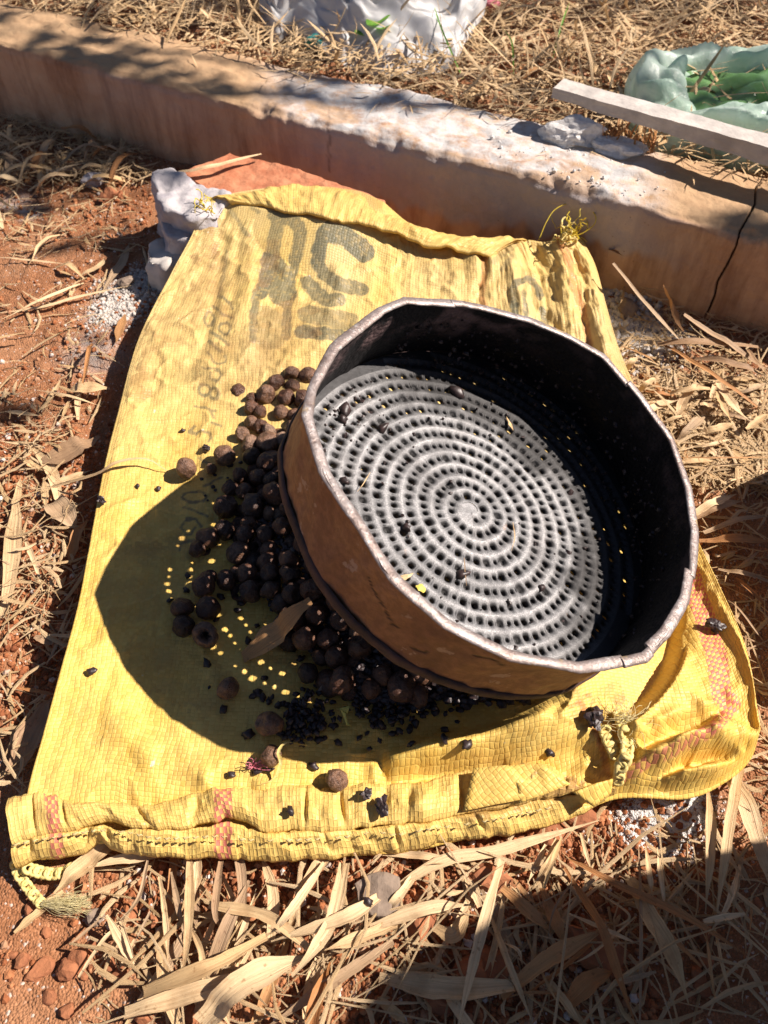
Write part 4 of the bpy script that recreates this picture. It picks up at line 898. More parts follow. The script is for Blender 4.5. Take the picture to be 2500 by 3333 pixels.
for (x, y), d, lb, h in ISO:
    q = on_sack(x, y); r = d/2/F*np.linalg.norm(q-C0)*.97; q = at(x, y, sack_z(q[0], q[1]-r*.6)+r*.97); put_berry(q, r, lb, None, h)
HEAP = ZB([(1040, 700, 78), (905, 775, 82), (820, 870, 84), (1050, 800, 64), (990, 900, 80), (705, 900, 55), (697, 980, 62), (770, 1015, 55), (840, 970, 70), (950, 1020, 66), (700, 1110, 62), (775, 1140, 62), (845, 1180, 62), (620, 1205, 62), (690, 1290, 72), (838, 1285, 92), (705, 1395, 75), (850, 1435, 90), (1180, 710, 82), (600, 1560, 70), (760, 1570, 72), (520, 1670, 62), (480, 1820, 88), (705, 1815, 88), (900, 1715, 88), (640, 1690, 70), (330, 2080, 80), (470, 2020, 75), (640, 2060, 80), (820, 2050, 75), (960, 1990, 80), (240, 2180, 70), (1010, 1850, 70)])
HEAP += ZS([(300, 100, 74), (435, 72, 62), (560, 30, 62), (580, 140, 66), (700, 130, 55), (830, 150, 62), (950, 130, 66), (980, 280, 60), (1120, 310, 62), (170, 235, 66), (325, 240, 68), (180, 345, 64), (910, 420, 72), (1050, 420, 60), (1245, 470, 72), (1130, 670, 72), (1490, 715, 76), (700, 30, 60), (820, 40, 60), (1180, 600, 60), (1380, 640, 60), (1590, 760, 60), (770, 330, 55), (870, 330, 50)])
sidefrac = {True: 'dusty brown sunlit dried fruit piled against the sieve', False: 'nearly black dried fruit heaped in the sieve shadow'}
for k, (x, y, rz) in enumerate(HEAP):
    sc = (2.602 if k < 33 else 1.843)*1.507; r = rz/sc/F*.70*(1.24 if k < 28 else 1.06); q = ray_mound(x, y, r*.9); ok = True
    for a in placed:
        if (a[0]-q[0])**2+(a[1]-q[1])**2+(a[2]-q[2])**2 < (.62*(a[3]+r))**2: ok = False
    if not ok: continue
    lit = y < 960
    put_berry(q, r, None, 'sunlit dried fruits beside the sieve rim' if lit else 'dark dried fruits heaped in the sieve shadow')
cnt = 0
for k in range(6000):
    x, y = nr.uniform(-.17, .08), nr.uniform(.26, .68); m0 = float(mound(x, y))
    if m0 < .0345 and nr.rand() < .995: continue
    r = nr.uniform(.0082, .0118); z = m0+r*nr.uniform(-.5, .9)
    pj = proj(np.array([x, y, z])); 
    if z+r > SC_[2]-((x-SC_[0])*SN[0]+(y-SC_[1])*SN[1])/SN[2]-.004: continue
    d = np.array([x, y, z])-C0; t = ((SC_-C0)@SN)/(d@SN); hp = C0+d*t-SC_
    if t < 1 and np.linalg.norm(hp) < .150: continue
    if pj[0] < 385+ (60 if pj[1] > 1400 else 0) or pj[1] > 1560 or (pj[1] > 1390 and pj[0] < 660) or (300 < pj[1] < 790): continue
    if pj[1] > 1300 and pj[1] <= 1390 and pj[0] < 600 and pj[0] > 475: continue
    if any((a[0]-x)**2+(a[1]-y)**2+(a[2]-z)**2 < (.70*(a[3]+r))**2 for a in placed): continue
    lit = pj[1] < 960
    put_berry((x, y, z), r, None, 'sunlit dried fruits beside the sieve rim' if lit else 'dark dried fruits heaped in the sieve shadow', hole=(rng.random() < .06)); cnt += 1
    if cnt > 230: break
print('berries', len(placed))

# ------------------------------------------------------------------ seeds
def seed_mesh(i):
    V = ICO2[0].copy(); V *= (1+.42*fbm(V[:, 0]*2.2+i*3, V[:, 1]*2.2, V[:, 2]*2.2, i, 3))[:, None]; V *= [1.2, .85, .7]
    me = mesh_np('black_seed', V*.0026, ICO2[1]); me.materials.append(M['seed']); return me
SM = [seed_mesh(i) for i in range(6)]; nseed = 0
def put_seed(pos, s, label, group, mat=None):
    global nseed
    o = bpy.data.objects.new('black_seed', rng.choice(SM)); COL.objects.link(o); o.location = pos; o.scale = (s, s, s); o.rotation_euler = (rng.uniform(-.5, .5), rng.uniform(-.5, .5), rng.uniform(0, 6.3)); nseed += 1
    return tag(o, label, 'seed', group)
SEEDS = ZS([(205, 50, 28), (195, 135, 26), (102, 195, 24), (400, 180, 28), (500, 262, 26), (380, 315, 20), (322, 575, 34), (332, 715, 12), (420, 845, 34), (572, 440, 30), (620, 350, 20), (880, 545, 28), (665, 662, 24), (625, 750, 36), (655, 780, 28), (697, 808, 26), (600, 770, 24), (570, 1000, 40), (985, 1038, 32), (960, 1190, 30), (705, 1215, 26), (620, 1225, 30), (460, 1242, 30), (925, 775, 34), (530, 215, 26), (1000, 670, 12)])
for k, (x, y, rz) in enumerate(SEEDS):
    q = on_sack(x, y, .0018); put_seed(q, rz/1.843/1.507/F*.55/.0026*.9, f'{"small" if rz < 22 else "stubby" if rz < 29 else "large"} stray black seed {band_of(y, (1300, 1370, 1440, 1520, 1600), ("at the top left of the heap", "level with the left fruits", "beside the hollow fruit", "above the lone dark fruit", "below the lone dark fruit", "near the reddish fruit"))}, {band_of(x, (420, 480, 560, 640), ("far left", "left", "centre left", "centre", "right"))}', 'stray black seeds on the sack')
LBS = [((790, 1715), 1.9, 'grey faceted seed casting a shadow on the hem flap'), ((826, 1745), 2.6, 'blue black crumpled husk on the hem flap beside the grey seed'), ((627, 1752), 1.2, 'small dark brown crumb on the hem flap'), ((1275, 1560), 3.6, 'big shiny black crumpled husk on the sack by the yellow cords'), ((1186, 1630), 1.3, 'lone round black seed on the sack right of centre'), ((1542, 1362), 2.6, 'black twisted husk on the right edge of the sack'), ((1008, 1612), 1.7, 'cluster of brown seed hulls at the sieve shadow edge'), ((962, 1600), 1.2, 'flat black seed in the sieve shadow near the lit bulge'), ((960, 1578), 1.1, 'smaller black seed just above the flat one in the sieve shadow'), ((445, 975), 1.9, 'reddish shrivelled husk on the sack above the lone fruit'), ((222, 1090), 2.0, 'black crumb at the left edge of the sack'), ((395, 933), .9, 'tiny dark seed on the sunlit printed part'), ((345, 1058), 1.0, 'tiny black seed near the curved shadow edge'), ((298, 1052), .8, 'grey grain left of the tiny black seed'), ((200, 1455), 1.4, 'brown burr on the sunlit left edge of the sack'), ((795, 1948), 1.3, 'dark crumb fallen on a dry leaf below the hem')]
for (x, y), s, lb in LBS:
    q = on_sack(x, y, .0025*s) if y < 1900 else at(x, y, .03)
    if y > 1690 and y < 1900: q = at(x, y, .043)
    if s < 1.8: put_seed(q, s, lb, None); continue
    rock('crumpled_husk', M['seed'], q, (.0026*s, .0020*s, .0017*s), int(x), 1.1, (rng.uniform(-.5, .5), 0, rng.uniform(0, 6)), 3, lb, 'husk')
for k in range(430):
    c = rng.random()
    if c < .38: x, y = rng.gauss(652, 34), rng.gauss(1560, 26)
    elif c < .90: x, y = rng.gauss(830, 62), rng.gauss(1530, 36)
    else: x, y = rng.gauss(730, 80), rng.gauss(1500, 18)
    if (760 < x < 776 and y > 1560) or x > 1010 or y > 1625 or x < 560: continue
    if nseed > 285: break
    z = .0018+.006*max(0, rng.gauss(.3, .5)); q = on_sack(x, y, z)
    lf = x < 725; sz = rng.uniform(.7, 1.15)
    wh = (band_of(y, (1535, 1560, 1590), ('upper', 'upper middle', 'lower middle', 'lower'))+' '+band_of(x, (615, 650, 690) if lf else (770, 810, 850, 890), ('far left', 'left', 'middle', 'right', 'far right'))+' part of the ')
    put_seed(q, sz, f'{"small" if sz < .88 else "plump"} black seed in the '+wh+('left seed cluster' if lf else 'cluster under the sieve'), 'black seeds of the left cluster' if lf else 'black seeds under the lower sieve edge')
parts = []
for k in range(3600):
    r_ = .142*math.sqrt(rng.random()); a = rng.uniform(0, 6.283); x, y = SC_[0]+r_*math.cos(a)*.95+.004, SC_[1]+r_*math.sin(a)
    zt = SC_[2]-((x-SC_[0])*SN[0]+(y-SC_[1])*SN[1])/SN[2]-.012; z = min(zt, .036+.006*rng.random()+max(0, float(mound(x, y))-.034)*.8)
    if zt < .036 or (r_ > .085 and -.7 < (a if a < 3.2 else a-6.283) < 2.0): continue
    s = .0022+.0022*rng.random(); parts.append((ICO1[0]*(1+.15*nr.randn(12, 1))*s*np.array([1.2, 1, .8])+[x, y, z], ICO1[1]))
V, Fc = joinm(parts); tag(link('husk_pile', mesh_np('husk_pile', V, Fc, smooth=False), M['seed']), 'black bed of sifted seeds and husks spread beneath the sieve', 'sifted husks', kind='stuff')
parts = []
for k in range(5200):
    if rng.random() < .62: x, y = rng.uniform(430, 760), rng.uniform(1000, 1420)
    else: x, y = rng.gauss(860, 70), rng.gauss(1490, 32)
    e = 600+max(0, y-1060)*.62
    if x < e-150-60*math.sin(y*.02) or (y > 1290 and x < 560+(y-1290)*.9) or y > 1575: continue
    w = ray_mound(x, y, .001); s = .0012+.0026*rng.random()**2
    if w[2]+s > SC_[2]-((w[0]-SC_[0])*SN[0]+(w[1]-SC_[1])*SN[1])/SN[2]-.006: continue
    if w[2] < .04:
        w = on_sack(x, y, .001) if rng.random() < .10 else None
    if w is None: continue
    parts.append((ICO1[0]*(1+.16*nr.randn(12, 1))*s*np.array([1.2, 1, .7])+w, ICO1[1]))
V, Fc = joinm(parts); tag(link('husk_crumbs', mesh_np('husk_crumbs', V, Fc, smooth=False), M['seed']), 'black husk crumbs filling the gaps between the heaped fruits', 'sifted husks', kind='stuff')
# crumbs on the sieve floor and wall
parts = []
for k in range(170):
    if rng.random() < .5: x, y = rng.gauss(770, 60), rng.gauss(900, 50)
    else: x, y = rng.uniform(700, 1300), rng.uniform(820, 1400)
    q = sfl(x, y, .0012)
    if np.linalg.norm(q-SC_) > .155: continue
    s = .0006+.0016*rng.random()**2; parts.append((ICO1[0]*(1+.3*nr.randn(12, 1))*s*(1+.6*(nr.rand(3)-.5))+q, ICO1[1]))
for k in range(420):
    a = math.radians(rng.uniform(-40, 120)); kk = rng.uniform(.02, .8); r = (1-kk)*.160+kk*.165-.0018; q = SC_+SU*r*math.cos(a)+SV*r*math.sin(a)+SN*kk*DEP
    s = .0006+.0018*rng.random()**2; parts.append((ICO1[0]*(1+.3*nr.randn(12, 1))*s+q, ICO1[1]))
V, Fc = joinm(parts); tag(link('seed_crumbs', mesh_np('seed_crumbs', V, Fc, smooth=False), M['seed']), 'black crumbs of husk stuck all over the inside of the sieve', 'crumbs', kind='stuff')
for (x, y), s, lb in [((987, 848), 2.4, 'dark red shrivelled husk on the sieve floor at the shadow edge'), ((825, 925), 2.0, 'black crumpled husk on the sieve floor left of the centre'), ((745, 885), 2.0, 'dark husk at the upper left of the sieve floor'), ((740, 905), 1.5, 'second dark husk just below the upper left one on the sieve floor'), ((742, 1038), 1.5, 'reddish husk flake near the left sieve rim'), ((878, 1138), 1.3, 'black crumb between the holes left of the spiral centre'), ((997, 1240), 2.0, 'black crumb with a straw stuck to it low on the sieve floor'), ((1170, 1270), 1.3, 'dark crumb low on the right half of the sieve floor')]:
    put_seed(sfl(x, y, .0025), s, lb, None)
def scrap(name, pts, mat, label, cat, seed=0):
    c = np.mean(pts, 0); bm = bmesh.new(); vs = [bm.verts.new(q-c) for q in pts]; bm.faces.new(vs); bmesh.ops.triangulate(bm, faces=bm.faces[:]); bmesh.ops.subdivide_edges(bm, edges=bm.edges[:], cuts=2)
    for v in bm.verts: v.co += Vector(nr.randn(3)*.0003)
    me = bpy.data.meshes.new(name); bm.to_mesh(me); bm.free(); o = link(name, me, mat, loc=c); s = o.modifiers.new('s', 'SOLIDIFY'); s.thickness = .0004; return tag(o, label, cat)
scrap('yellow_petal', [sfl(898, 1265, .002), sfl(912, 1262, .004), sfl(921, 1274, .003), sfl(914, 1281, .002), sfl(902, 1275, .003)], M['petal'], 'small yellow scrap lying low left on the sieve floor', 'scrap')
scrap('pale_flake', [sfl(858, 1243, .002), sfl(880, 1240, .005), sfl(892, 1238, .004), sfl(880, 1252, .003), sfl(866, 1256, .002)], M['straw'], 'pale straw flake near the lower left sieve wall', 'flake')
scrap('pale_flake', [sfl(1093, 900, .002), sfl(1106, 918, .003), sfl(1108, 930, .006), sfl(1098, 918, .004)], M['straw'], 'small white straw chip at the sunlit edge of the sieve floor', 'flake')
scrap('yellow_scrap', [on_sack(737, 1545, .012), on_sack(755, 1540, .013), on_sack(752, 1553, .011), on_sack(745, 1555, .012), on_sack(757, 1578, .008), on_sack(750, 1575, .008)], M['petal'], 'folded yellow tape scrap lying on the black seeds', 'scrap')
scrap('grey_chip', [on_sack(688, 1500, .006), on_sack(705, 1483, .012), on_sack(732, 1472, .010), on_sack(712, 1492, .009)], M['stone'], 'pale grey chip of bark beside the seed cluster', 'chip')

# ------------------------------------------------------------------ bricks and stones round the sack
def slabmesh(name, tops, ztop, zbot, mat, parent=None, chip=.004, seed=0, cuts=14):
    """block with a four-sided top given in the picture, roughened"""
    c = [at(x, y, ztop) for x, y in tops]; bm = bmesh.new()
    up = [bm.verts.new(v) for v in c]; dn = [bm.verts.new((v[0], v[1], zbot)) for v in c]; n = len(c)
    bm.faces.new(up); bm.faces.new(dn[::-1])
    for i in range(n): bm.faces.new([up[(i+1) % n], up[i], dn[i], dn[(i+1) % n]])
    bmesh.ops.recalc_face_normals(bm, faces=bm.faces[:])
    bmesh.ops.bevel(bm, geom=bm.edges[:], offset=.004 if chip >= .004 else .0012, segments=2, affect='EDGES', profile=.6)
    bmesh.ops.triangulate(bm, faces=bm.faces[:]); 
    for it in range(5):
        lg = [e for e in bm.edges if e.calc_length() > .006]
        if not lg: break
        bmesh.ops.subdivide_edges(bm, edges=lg, cuts=1); bmesh.ops.triangulate(bm, faces=[f for f in bm.faces if len(f.verts) > 4])
    co = np.array([v.co[:] for v in bm.verts]); nn = fbm(co[:, 0]*45, co[:, 1]*45, co[:, 2]*45, seed, 4); bm.normal_update()
    for v, q in zip(bm.verts, nn): v.co += v.normal*float(q)*chip
    cen = Vector(np.mean(c, 0)); cen.z = zbot
    for v in bm.verts: v.co -= cen
    me = bpy.data.meshes.new(name); bm.to_mesh(me); bm.free()
    for p_ in me.polygons: p_.use_smooth = chip >= .004
    return link(name, me, mat, parent, cen)
tag(slabmesh('red_brick', [(392, 372), (496, 329), (650, 368), (830, 434), (826, 462), (700, 490), (520, 455)], .086, .004, M['brick'], seed=2, chip=.0022), 'red brick under the top end of the sack beside the kerb', 'brick')
tag(slabmesh('mortar_chunk', [(326, 368), (372, 364), (420, 395), (505, 418), (470, 470), (400, 470), (345, 440)], .094, .035, M['mortar'], seed=4, chip=.006), 'grey mortar chunk stuck against the left end of the brick', 'mortar chunk')
tag(slabmesh('mortar_chunk', [(330, 425), (350, 420), (410, 480), (420, 520), (360, 512)], .070, .004, M['mortar'], seed=6, chip=.006), 'lower grey mortar chunk wedged below the pale one', 'mortar chunk')
tag(slabmesh('grey_rock', [(318, 520), (350, 500), (410, 525), (400, 570), (350, 580), (312, 560)], .045, 0, M['cement'], seed=7, chip=.005), 'blue grey rock in the shade at the left edge of the sack', 'rock')
GZ = lambda px, py, up=0: at(px, py, float(gz(*at(px, py, 0)[:2]))+up)
STN = [('stone', M['mortar'], (203, 388), (.019, .014, .013), 'pale faceted stone among the straw left of the brick'), ('stone', M['redstone'], (238, 422), (.020, .016, .012), 'rust red stone just below the pale faceted stone'), ('stone', M['stone'], (272, 610), (.012, .010, .008), 'small whitish stone on the ash left of the sack'),
       ('stone', M['stone'], (1355, 665), (.018, .014, .012), 'rounded tan stone in the grey rubble beside the sack'), ('stone', M['redstone'], (1010, 2110), (.018, .012, .011), 'brown stone in shade among the foreground leaves'), ('stone', M['redstone'], (1065, 2080), (.014, .015, .011), 'dark round stone right of the brown foreground stone'), ('stone', M['redstone'], (950, 2160), (.012, .011, .008), 'low dark stone near the lower edge of the picture'),
       ('stone', M['redstone'], (150, 2092), (.009, .008, .007), 'red clod on the bare soil at lower left'), ('stone', M['redstone'], (85, 2098), (.010, .008, .006), 'brown clod left of the red clod'), ('stone', M['redstone'], (178, 2078), (.010, .010, .008), 'tan rounded clod right of the red clod'), ('stone', M['stone'], (205, 1978), (.008, .007, .006), 'pink grey pebble below the tassel'), ('stone', M['redstone'], (1240, 1758), (.016, .010, .010), 'orange clod under the lower right hem'), ('stone', M['redstone'], (1395, 1700), (.01, .01, .007), 'red clod beside the white powder'), ('stone', M['stone'], (1590, 1475), (.006, .005, .005), 'small round tan pebble right of the sack edge'),
       ('stone', M['redstone'], (1195, 1800), (.016, .012, .006), 'flat broken red shard below the hem'), ('stone', M['redstone'], (905, 1990), (.018, .016, .012), 'reddish lump of soil between the crossed leaves'), ('stone', M['redstone'], (1050, 1900), (.018, .012, .010), 'dark red clod under the foreground straw')]
for k, (nm, mt, (x, y), sz, lb) in enumerate(STN): rock('stone', mt, GZ(x, y, sz[2]*.4), sz, 60+k, .4, (0, 0, rng.uniform(0, 6)), 3, lb, 'stone')
for k in range(46):
    x, y = (rng.uniform(20, 420), rng.uniform(1960, 2200)) if k % 2 else (rng.uniform(1180, 1640), rng.uniform(1780, 2180)); s = rng.uniform(.003, .006); lf = k % 2
    rock('soil_clod', M['redstone'], GZ(x, y, s*.4), (s*1.2, s, s*.8), 100+k, .4, (0, 0, rng.uniform(0, 6)), 2, ('pea sized red clod on the bare lower left soil, ' if lf else 'pea sized red clod on the lower right soil, ')+band_of(y, (1850, 1950, 2050, 2120), ('top', 'upper', 'middle', 'lower', 'bottom'))+' row '+band_of((x-20)/400 if lf else (x-1180)/460, (.2, .4, .6, .8), ('far left', 'left', 'middle', 'right', 'far right')), 'clod', True, 'clods on the lower left soil' if lf else 'clods on the lower right soil')
tag(slabmesh('flat_stone', [(760, 1905), (800, 1885), (862, 1893), (866, 1930), (860, 1980), (800, 1975), (772, 1945)][0:7], .022, .006, M['stone'], seed=17, chip=.003), 'flat grey brown stone shard standing among the foreground leaves', 'stone')
tag(slabmesh('flat_stone', [(1225, 1995), (1290, 2010), (1370, 2055), (1330, 2110), (1270, 2080)], .014, .002, M['redstone'], seed=18, chip=.003), 'flat pinkish tile shard under the crossed blades at lower right', 'stone')
# cement bar across the upper right
def bar():
    a0, a1 = at(1194, 190, .172), at(1900, 386, .172); d = (a1-a0); d[2] = 0; L = np.linalg.norm(d); d /= L; s = np.array([-d[1], d[0], 0.0]); u = np.linspace(0, L, 260)
    prof = [(0, 0), (0, -.040), (.032, -.040), (.032, 0)]; pr = lin(prof+[prof[0]], 60)[:-1]
    n = len(pr); U, K = np.meshgrid(u, np.arange(n), indexing='ij'); nz = .0006*fbm(U*30, K/7., 0, 3, 4)
    V = a0+U[..., None]*d+(pr[K, 0]+nz)[..., None]*s; V[..., 2] = .172+pr[K, 1]*(.30+.30*np.clip(U/.45, 0, 1))+nz
    V = V.reshape(-1, 3); I, J = np.meshgrid(np.arange(259), np.arange(n), indexing='ij'); J2 = (J+1) % n
    Fc = np.stack([I*n+J, (I+1)*n+J, (I+1)*n+J2, I*n+J2], -1).reshape(-1, 4); V = np.concatenate([V, [V[:n].mean(0)], [V[-n:].mean(0)]]); cap = []
    fl = Fc.tolist()
    for j in range(n): fl.append([j, (j+1) % n, 260*n]); fl.append([259*n+(j+1) % n, 259*n+j, 260*n+1])
    me = bpy.data.meshes.new('cement_bar'); me.from_pydata((V-a0).tolist(), [], fl); me.update(); bm = bmesh.new(); bm.from_mesh(me); bmesh.ops.recalc_face_normals(bm, faces=bm.faces[:]); bm.to_mesh(me); bm.free()
    tag(link('cement_bar', me, M['cement'], loc=a0), 'long weathered grey cement bar lying behind the kerb at upper right', 'cement bar')
bar()

# ------------------------------------------------------------------ plastic rubbish
def bag():
    c = at(1632, 232, .13); root = bpy.data.objects.new('plastic_bag', None); COL.objects.link(root); root.location = (c[0], c[1], .10)
    tag(root, 'milky green plastic bag with open puckered mouth at upper right', 'plastic bag')
    n, m = 260, 70; A, B = np.meshgrid(np.linspace(0, 2*np.pi, n, endpoint=False), np.linspace(0, 2*np.pi, m, endpoint=False), indexing='ij')
    R0, r0 = .118, .022; fo = .014*(1-np.abs(fbm(np.cos(A)*1.8, np.sin(A)*1.8, np.cos(B)*.9, 5, 2))*2)+.003*np.abs(np.sin(A*6+3*np.cos(B)+3*fbm(np.cos(A)*2, np.sin(A)*2, 0, 7, 2)))+.0012*fbm(np.cos(A)*9, np.sin(A)*9, np.cos(B), 4, 3)
    rr_ = r0+fo; X = (R0+rr_*np.cos(B))*np.cos(A)*1.15; Y = (R0+rr_*np.cos(B))*np.sin(A)*.85; Zz = .030+rr_*np.sin(B)*1.25+.01*np.sin(A*3)
    I, J = np.meshgrid(np.arange(n), np.arange(m), indexing='ij'); Fc = np.stack([I*m+J, ((I+1) % n)*m+J, ((I+1) % n)*m+(J+1) % m, I*m+(J+1) % m], -1).reshape(-1, 4)
    link('bag_film', mesh_np('bag_film', np.stack([X, Y, Zz], -1).reshape(-1, 3), Fc), M['bag'], root)
    q = np.linspace(0, 1, 26); A2, Q = np.meshgrid(np.linspace(0, 2*np.pi, 90, endpoint=False), q, indexing='ij'); X = Q*.13*np.cos(A2)*1.15; Y = Q*.13*np.sin(A2)*.85; Zz = .046+.014*fbm(X*22, Y*22, 0, 9, 3)
    link('green_lining', mesh_np('green_lining', np.stack([X, Y, Zz], -1).reshape(-1, 3), grid_faces(90, 26, closed=True)), M['greenfilm'], root)
    # a crumpled peak inside
    V0, F0 = ICO4; V = V0*[.04, .02, .055]; V *= (1+.35*fbm(V0[:, 0]*2.5, V0[:, 1]*2.5, V0[:, 2]*2.5, 9, 3))[:, None]; V[:, 2] *= np.clip(1.2-np.abs(V0[:, 0]), .2, 1)
    o = link('bag_fold', mesh_np('bag_fold', V, F0), M['bag'], root, (.0, -.10, .04)); o.rotation_euler = (0, .1, -.3)
bag()
def sheet():
    c = at(810, 20, .13); n = 150
    S2, T2 = np.meshgrid(np.linspace(0, 1, n), np.linspace(0, 1, n), indexing='ij')
    def Q(px, py, z): return at(px, py, z)
    bl, br, tr, tl = Q(575, 12, .12), Q(985, 92, .115), Q(1150, -190, .24), Q(520, -210, .26)
    low = smoothline([Q(560, 0, .14), Q(590, 60, .130), Q(630, 35, .14), Q(715, 75, .135), Q(760, 122, .125), Q(860, 128, .128), Q(960, 110, .128), Q(1005, 60, .14), Q(1040, 5, .15)], n)
    top = smoothline([tl, (tl+tr)/2+[0, 0, .03], tr], n); V = low[:, None]*(1-T2[..., None])+top[:, None]*T2[..., None]
    cr = 1-np.abs(fbm(S2*5+T2*2, T2*4, 0, 7, 4)); pl = np.abs(((S2*9+1.2*fbm(S2*2, T2*1.5, 0, 27, 2)) % 1)-.5)*2; V[..., 2] += .020*cr*sm(0, .3, T2)+.020*pl*(.35+.65*T2)-.028; V[..., 1] += .012*fbm(S2*6, T2*6, 0, 17, 3)
    cen = V.reshape(-1, 3).mean(0); o = link('plastic_sheet', mesh_np('plastic_sheet', V.reshape(-1, 3)-cen, grid_faces(n, n)), M['sheet'], loc=cen); s = o.modifiers.new('s', 'SOLIDIFY'); s.thickness = .0008
    tag(o, 'crumpled white plastic sheet on the straw at the top edge', 'plastic sheet')
sheet()
q = at(682, 96, .115); rock('teal_scrap', M['teal'], q, (.017, .014, .014), 5, .3, (0, 0, 0), 3, 'small teal plastic scrap in the straw below the white sheet', 'plastic scrap')
q = at(1062, 8, .125); rock('red_scrap', M['pinkthread'], q, (.014, .010, .010), 9, .3, (0, 0, 0), 3, 'tiny red plastic scrap beside the white sheet', 'plastic scrap')
def weed():
    base = at(800, 110, .105); root = bpy.data.objects.new('green_weed', None); COL.objects.link(root); root.location = base
    tag(root, 'small green weed with rounded leaves in front of the white sheet', 'weed')
    tips = [(812, 42, .155, .022), (828, 60, .15, .016), (790, 68, .14, .018), (775, 90, .125, .017), (800, 95, .125, .020), (822, 90, .125, .016), (838, 62, .145, .014), (905, 100, .115, .018), (780, 112, .11, .016), (815, 112, .112, .018)]
    for k, (x, y, z, r) in enumerate(tips):
        t = at(x, y, z)-base; L = smoothline([np.zeros(3), t*.5+[0, .004, .008], t], 12); V, Fc = tube(L, .0012, 6); link('stem', mesh_np('stem', V, Fc), M['weed'], root)
        a = np.linspace(0, 2*np.pi, 14, endpoint=False); rr_ = r*(.8+.2*np.cos(a*3+k)); tl = nr.uniform(-.5, .5, 2)
        V = [[0, 0, 0]]+[[rr_[i]*math.cos(a[i]), rr_[i]*math.sin(a[i])*.85, rr_[i]*(tl[0]*math.cos(a[i])+tl[1]*math.sin(a[i]))+.003*math.cos(2*a[i])] for i in range(14)]
        me = bpy.data.meshes.new('leaf'); me.from_pydata(V, [], [[0, 1+i, 1+(i+1) % 14] for i in range(14)]); link('leaf', me, M['weed'], root, t)
weed()

# ------------------------------------------------------------------ dry leaf blades
nblade = 0
def blade_geo(L, w, fold=.18, twist=0.0, m=5, tip=None, seed=0, n=None):
    if tip is None: tip = (rng.uniform(.25, .8), rng.choice((.08, .1, .2, .55))); fold = fold*rng.uniform(1, 2.4); m = 7 if w > .008 else 5
    n = n or 18; C = smoothline(L, n); T = np.gradient(C, axis=0); T /= np.linalg.norm(T, axis=1)[:, None]+1e-9
    N = np.cross(T, [0, 0, 1.0]); N /= np.linalg.norm(N, axis=1)[:, None]+1e-9; B = np.cross(N, T)
    u = np.linspace(0, 1, n); wid = w*.5*np.clip(tip[0]+(1-tip[0])*sm(0, .35, u), 0, 1)*np.clip(tip[1]+(1-tip[1])*sm(0, .42, 1-u), 0, 1)
    wid = wid*(1+.13*vnoise(u*5, u*0, 0, seed)+.08*vnoise(u*17, u*0, 0, seed)); K = np.linspace(-1, 1, m); th = twist*(u-.5)
    Nn = N*np.cos(th)[:, None]+B*np.sin(th)[:, None]; Bb_ = B*np.cos(th)[:, None]-N*np.sin(th)[:, None]
    C = C+(B*w*.16*np.asarray(vnoise(u*6, u*0+2, 0, seed))[:, None]); V = C[:, None]+wid[:, None, None]*K[None, :, None]*Nn[:, None]+(wid[:, None]*(fold*(np.abs(K)[None]**1.5)))[..., None]*Bb_[:, None]
    uv = np.stack([np.repeat(u, m)*0+np.tile((K+1)/2, n)*w*40+seed, np.repeat(u, m)*np.linalg.norm(C[-1]-C[0])*12], -1)
    return V.reshape(-1, 3), grid_faces(n, m), uv
def blade(L, w, mat, label, group=None, region=None, name='dry_leaf', cat='dry leaf', **kw):
    global nblade
    L = np.array(L, float); o0 = L[0].copy()
    if region: label = blade_label(L, w, {M['straw']: 'straw', M['orange']: 'orange', M['browngrey']: 'browngrey'}[mat], region)
    V, Fc, uv = blade_geo(L-o0, w, seed=nblade, **kw)
    me = mesh_np(name, V, Fc, uv, {'tint': np.full(len(V), rng.random())}); o = link(name, me, mat, loc=o0); nblade += 1
    return tag(o, label, cat, group)
RGN = {'dry leaf blades strewn below the sack': 'front', 'dry leaf blades in the shade at lower right': 'shade', 'dry leaf blades right of the sieve': 'right', 'dry blades on the shaded soil right of the sack': 'right', 'dry blades on the soil left of the sack': 'left', 'dry blades piled against the left part of the kerb': 'left', 'dry leaves in the litter behind the kerb': 'back'}
def pxblade(pts, wpx, mat='straw', label=None, group=None, zs=(.012, .02, .01), **kw):
    n = len(pts); L = []
    for i, q in enumerate(pts):
        t = i/(n-1); z = np.interp(t, np.linspace(0, 1, len(zs)), zs); w0 = at(q[0], q[1], z); z2 = max(z, float(gz(w0[0], w0[1]))+.003) if z < .09 else z
        L.append(at(q[0], q[1], z2))
    d = np.linalg.norm(L[n//2]-C0); w = wpx/F*d*(.82 if group in ('dry leaf blades strewn below the sack', 'dry leaf blades in the shade at lower right') else 1)
    return blade(L, w, M[mat], label, group, region=RGN.get(group), **kw)
a7, a8 = 1/(1.327*1.507), 1/(1.327*1.507)
FG = 'dry leaf blades strewn below the sack'
fgl = 'dry straw coloured leaf blade in the tangle below the hem'
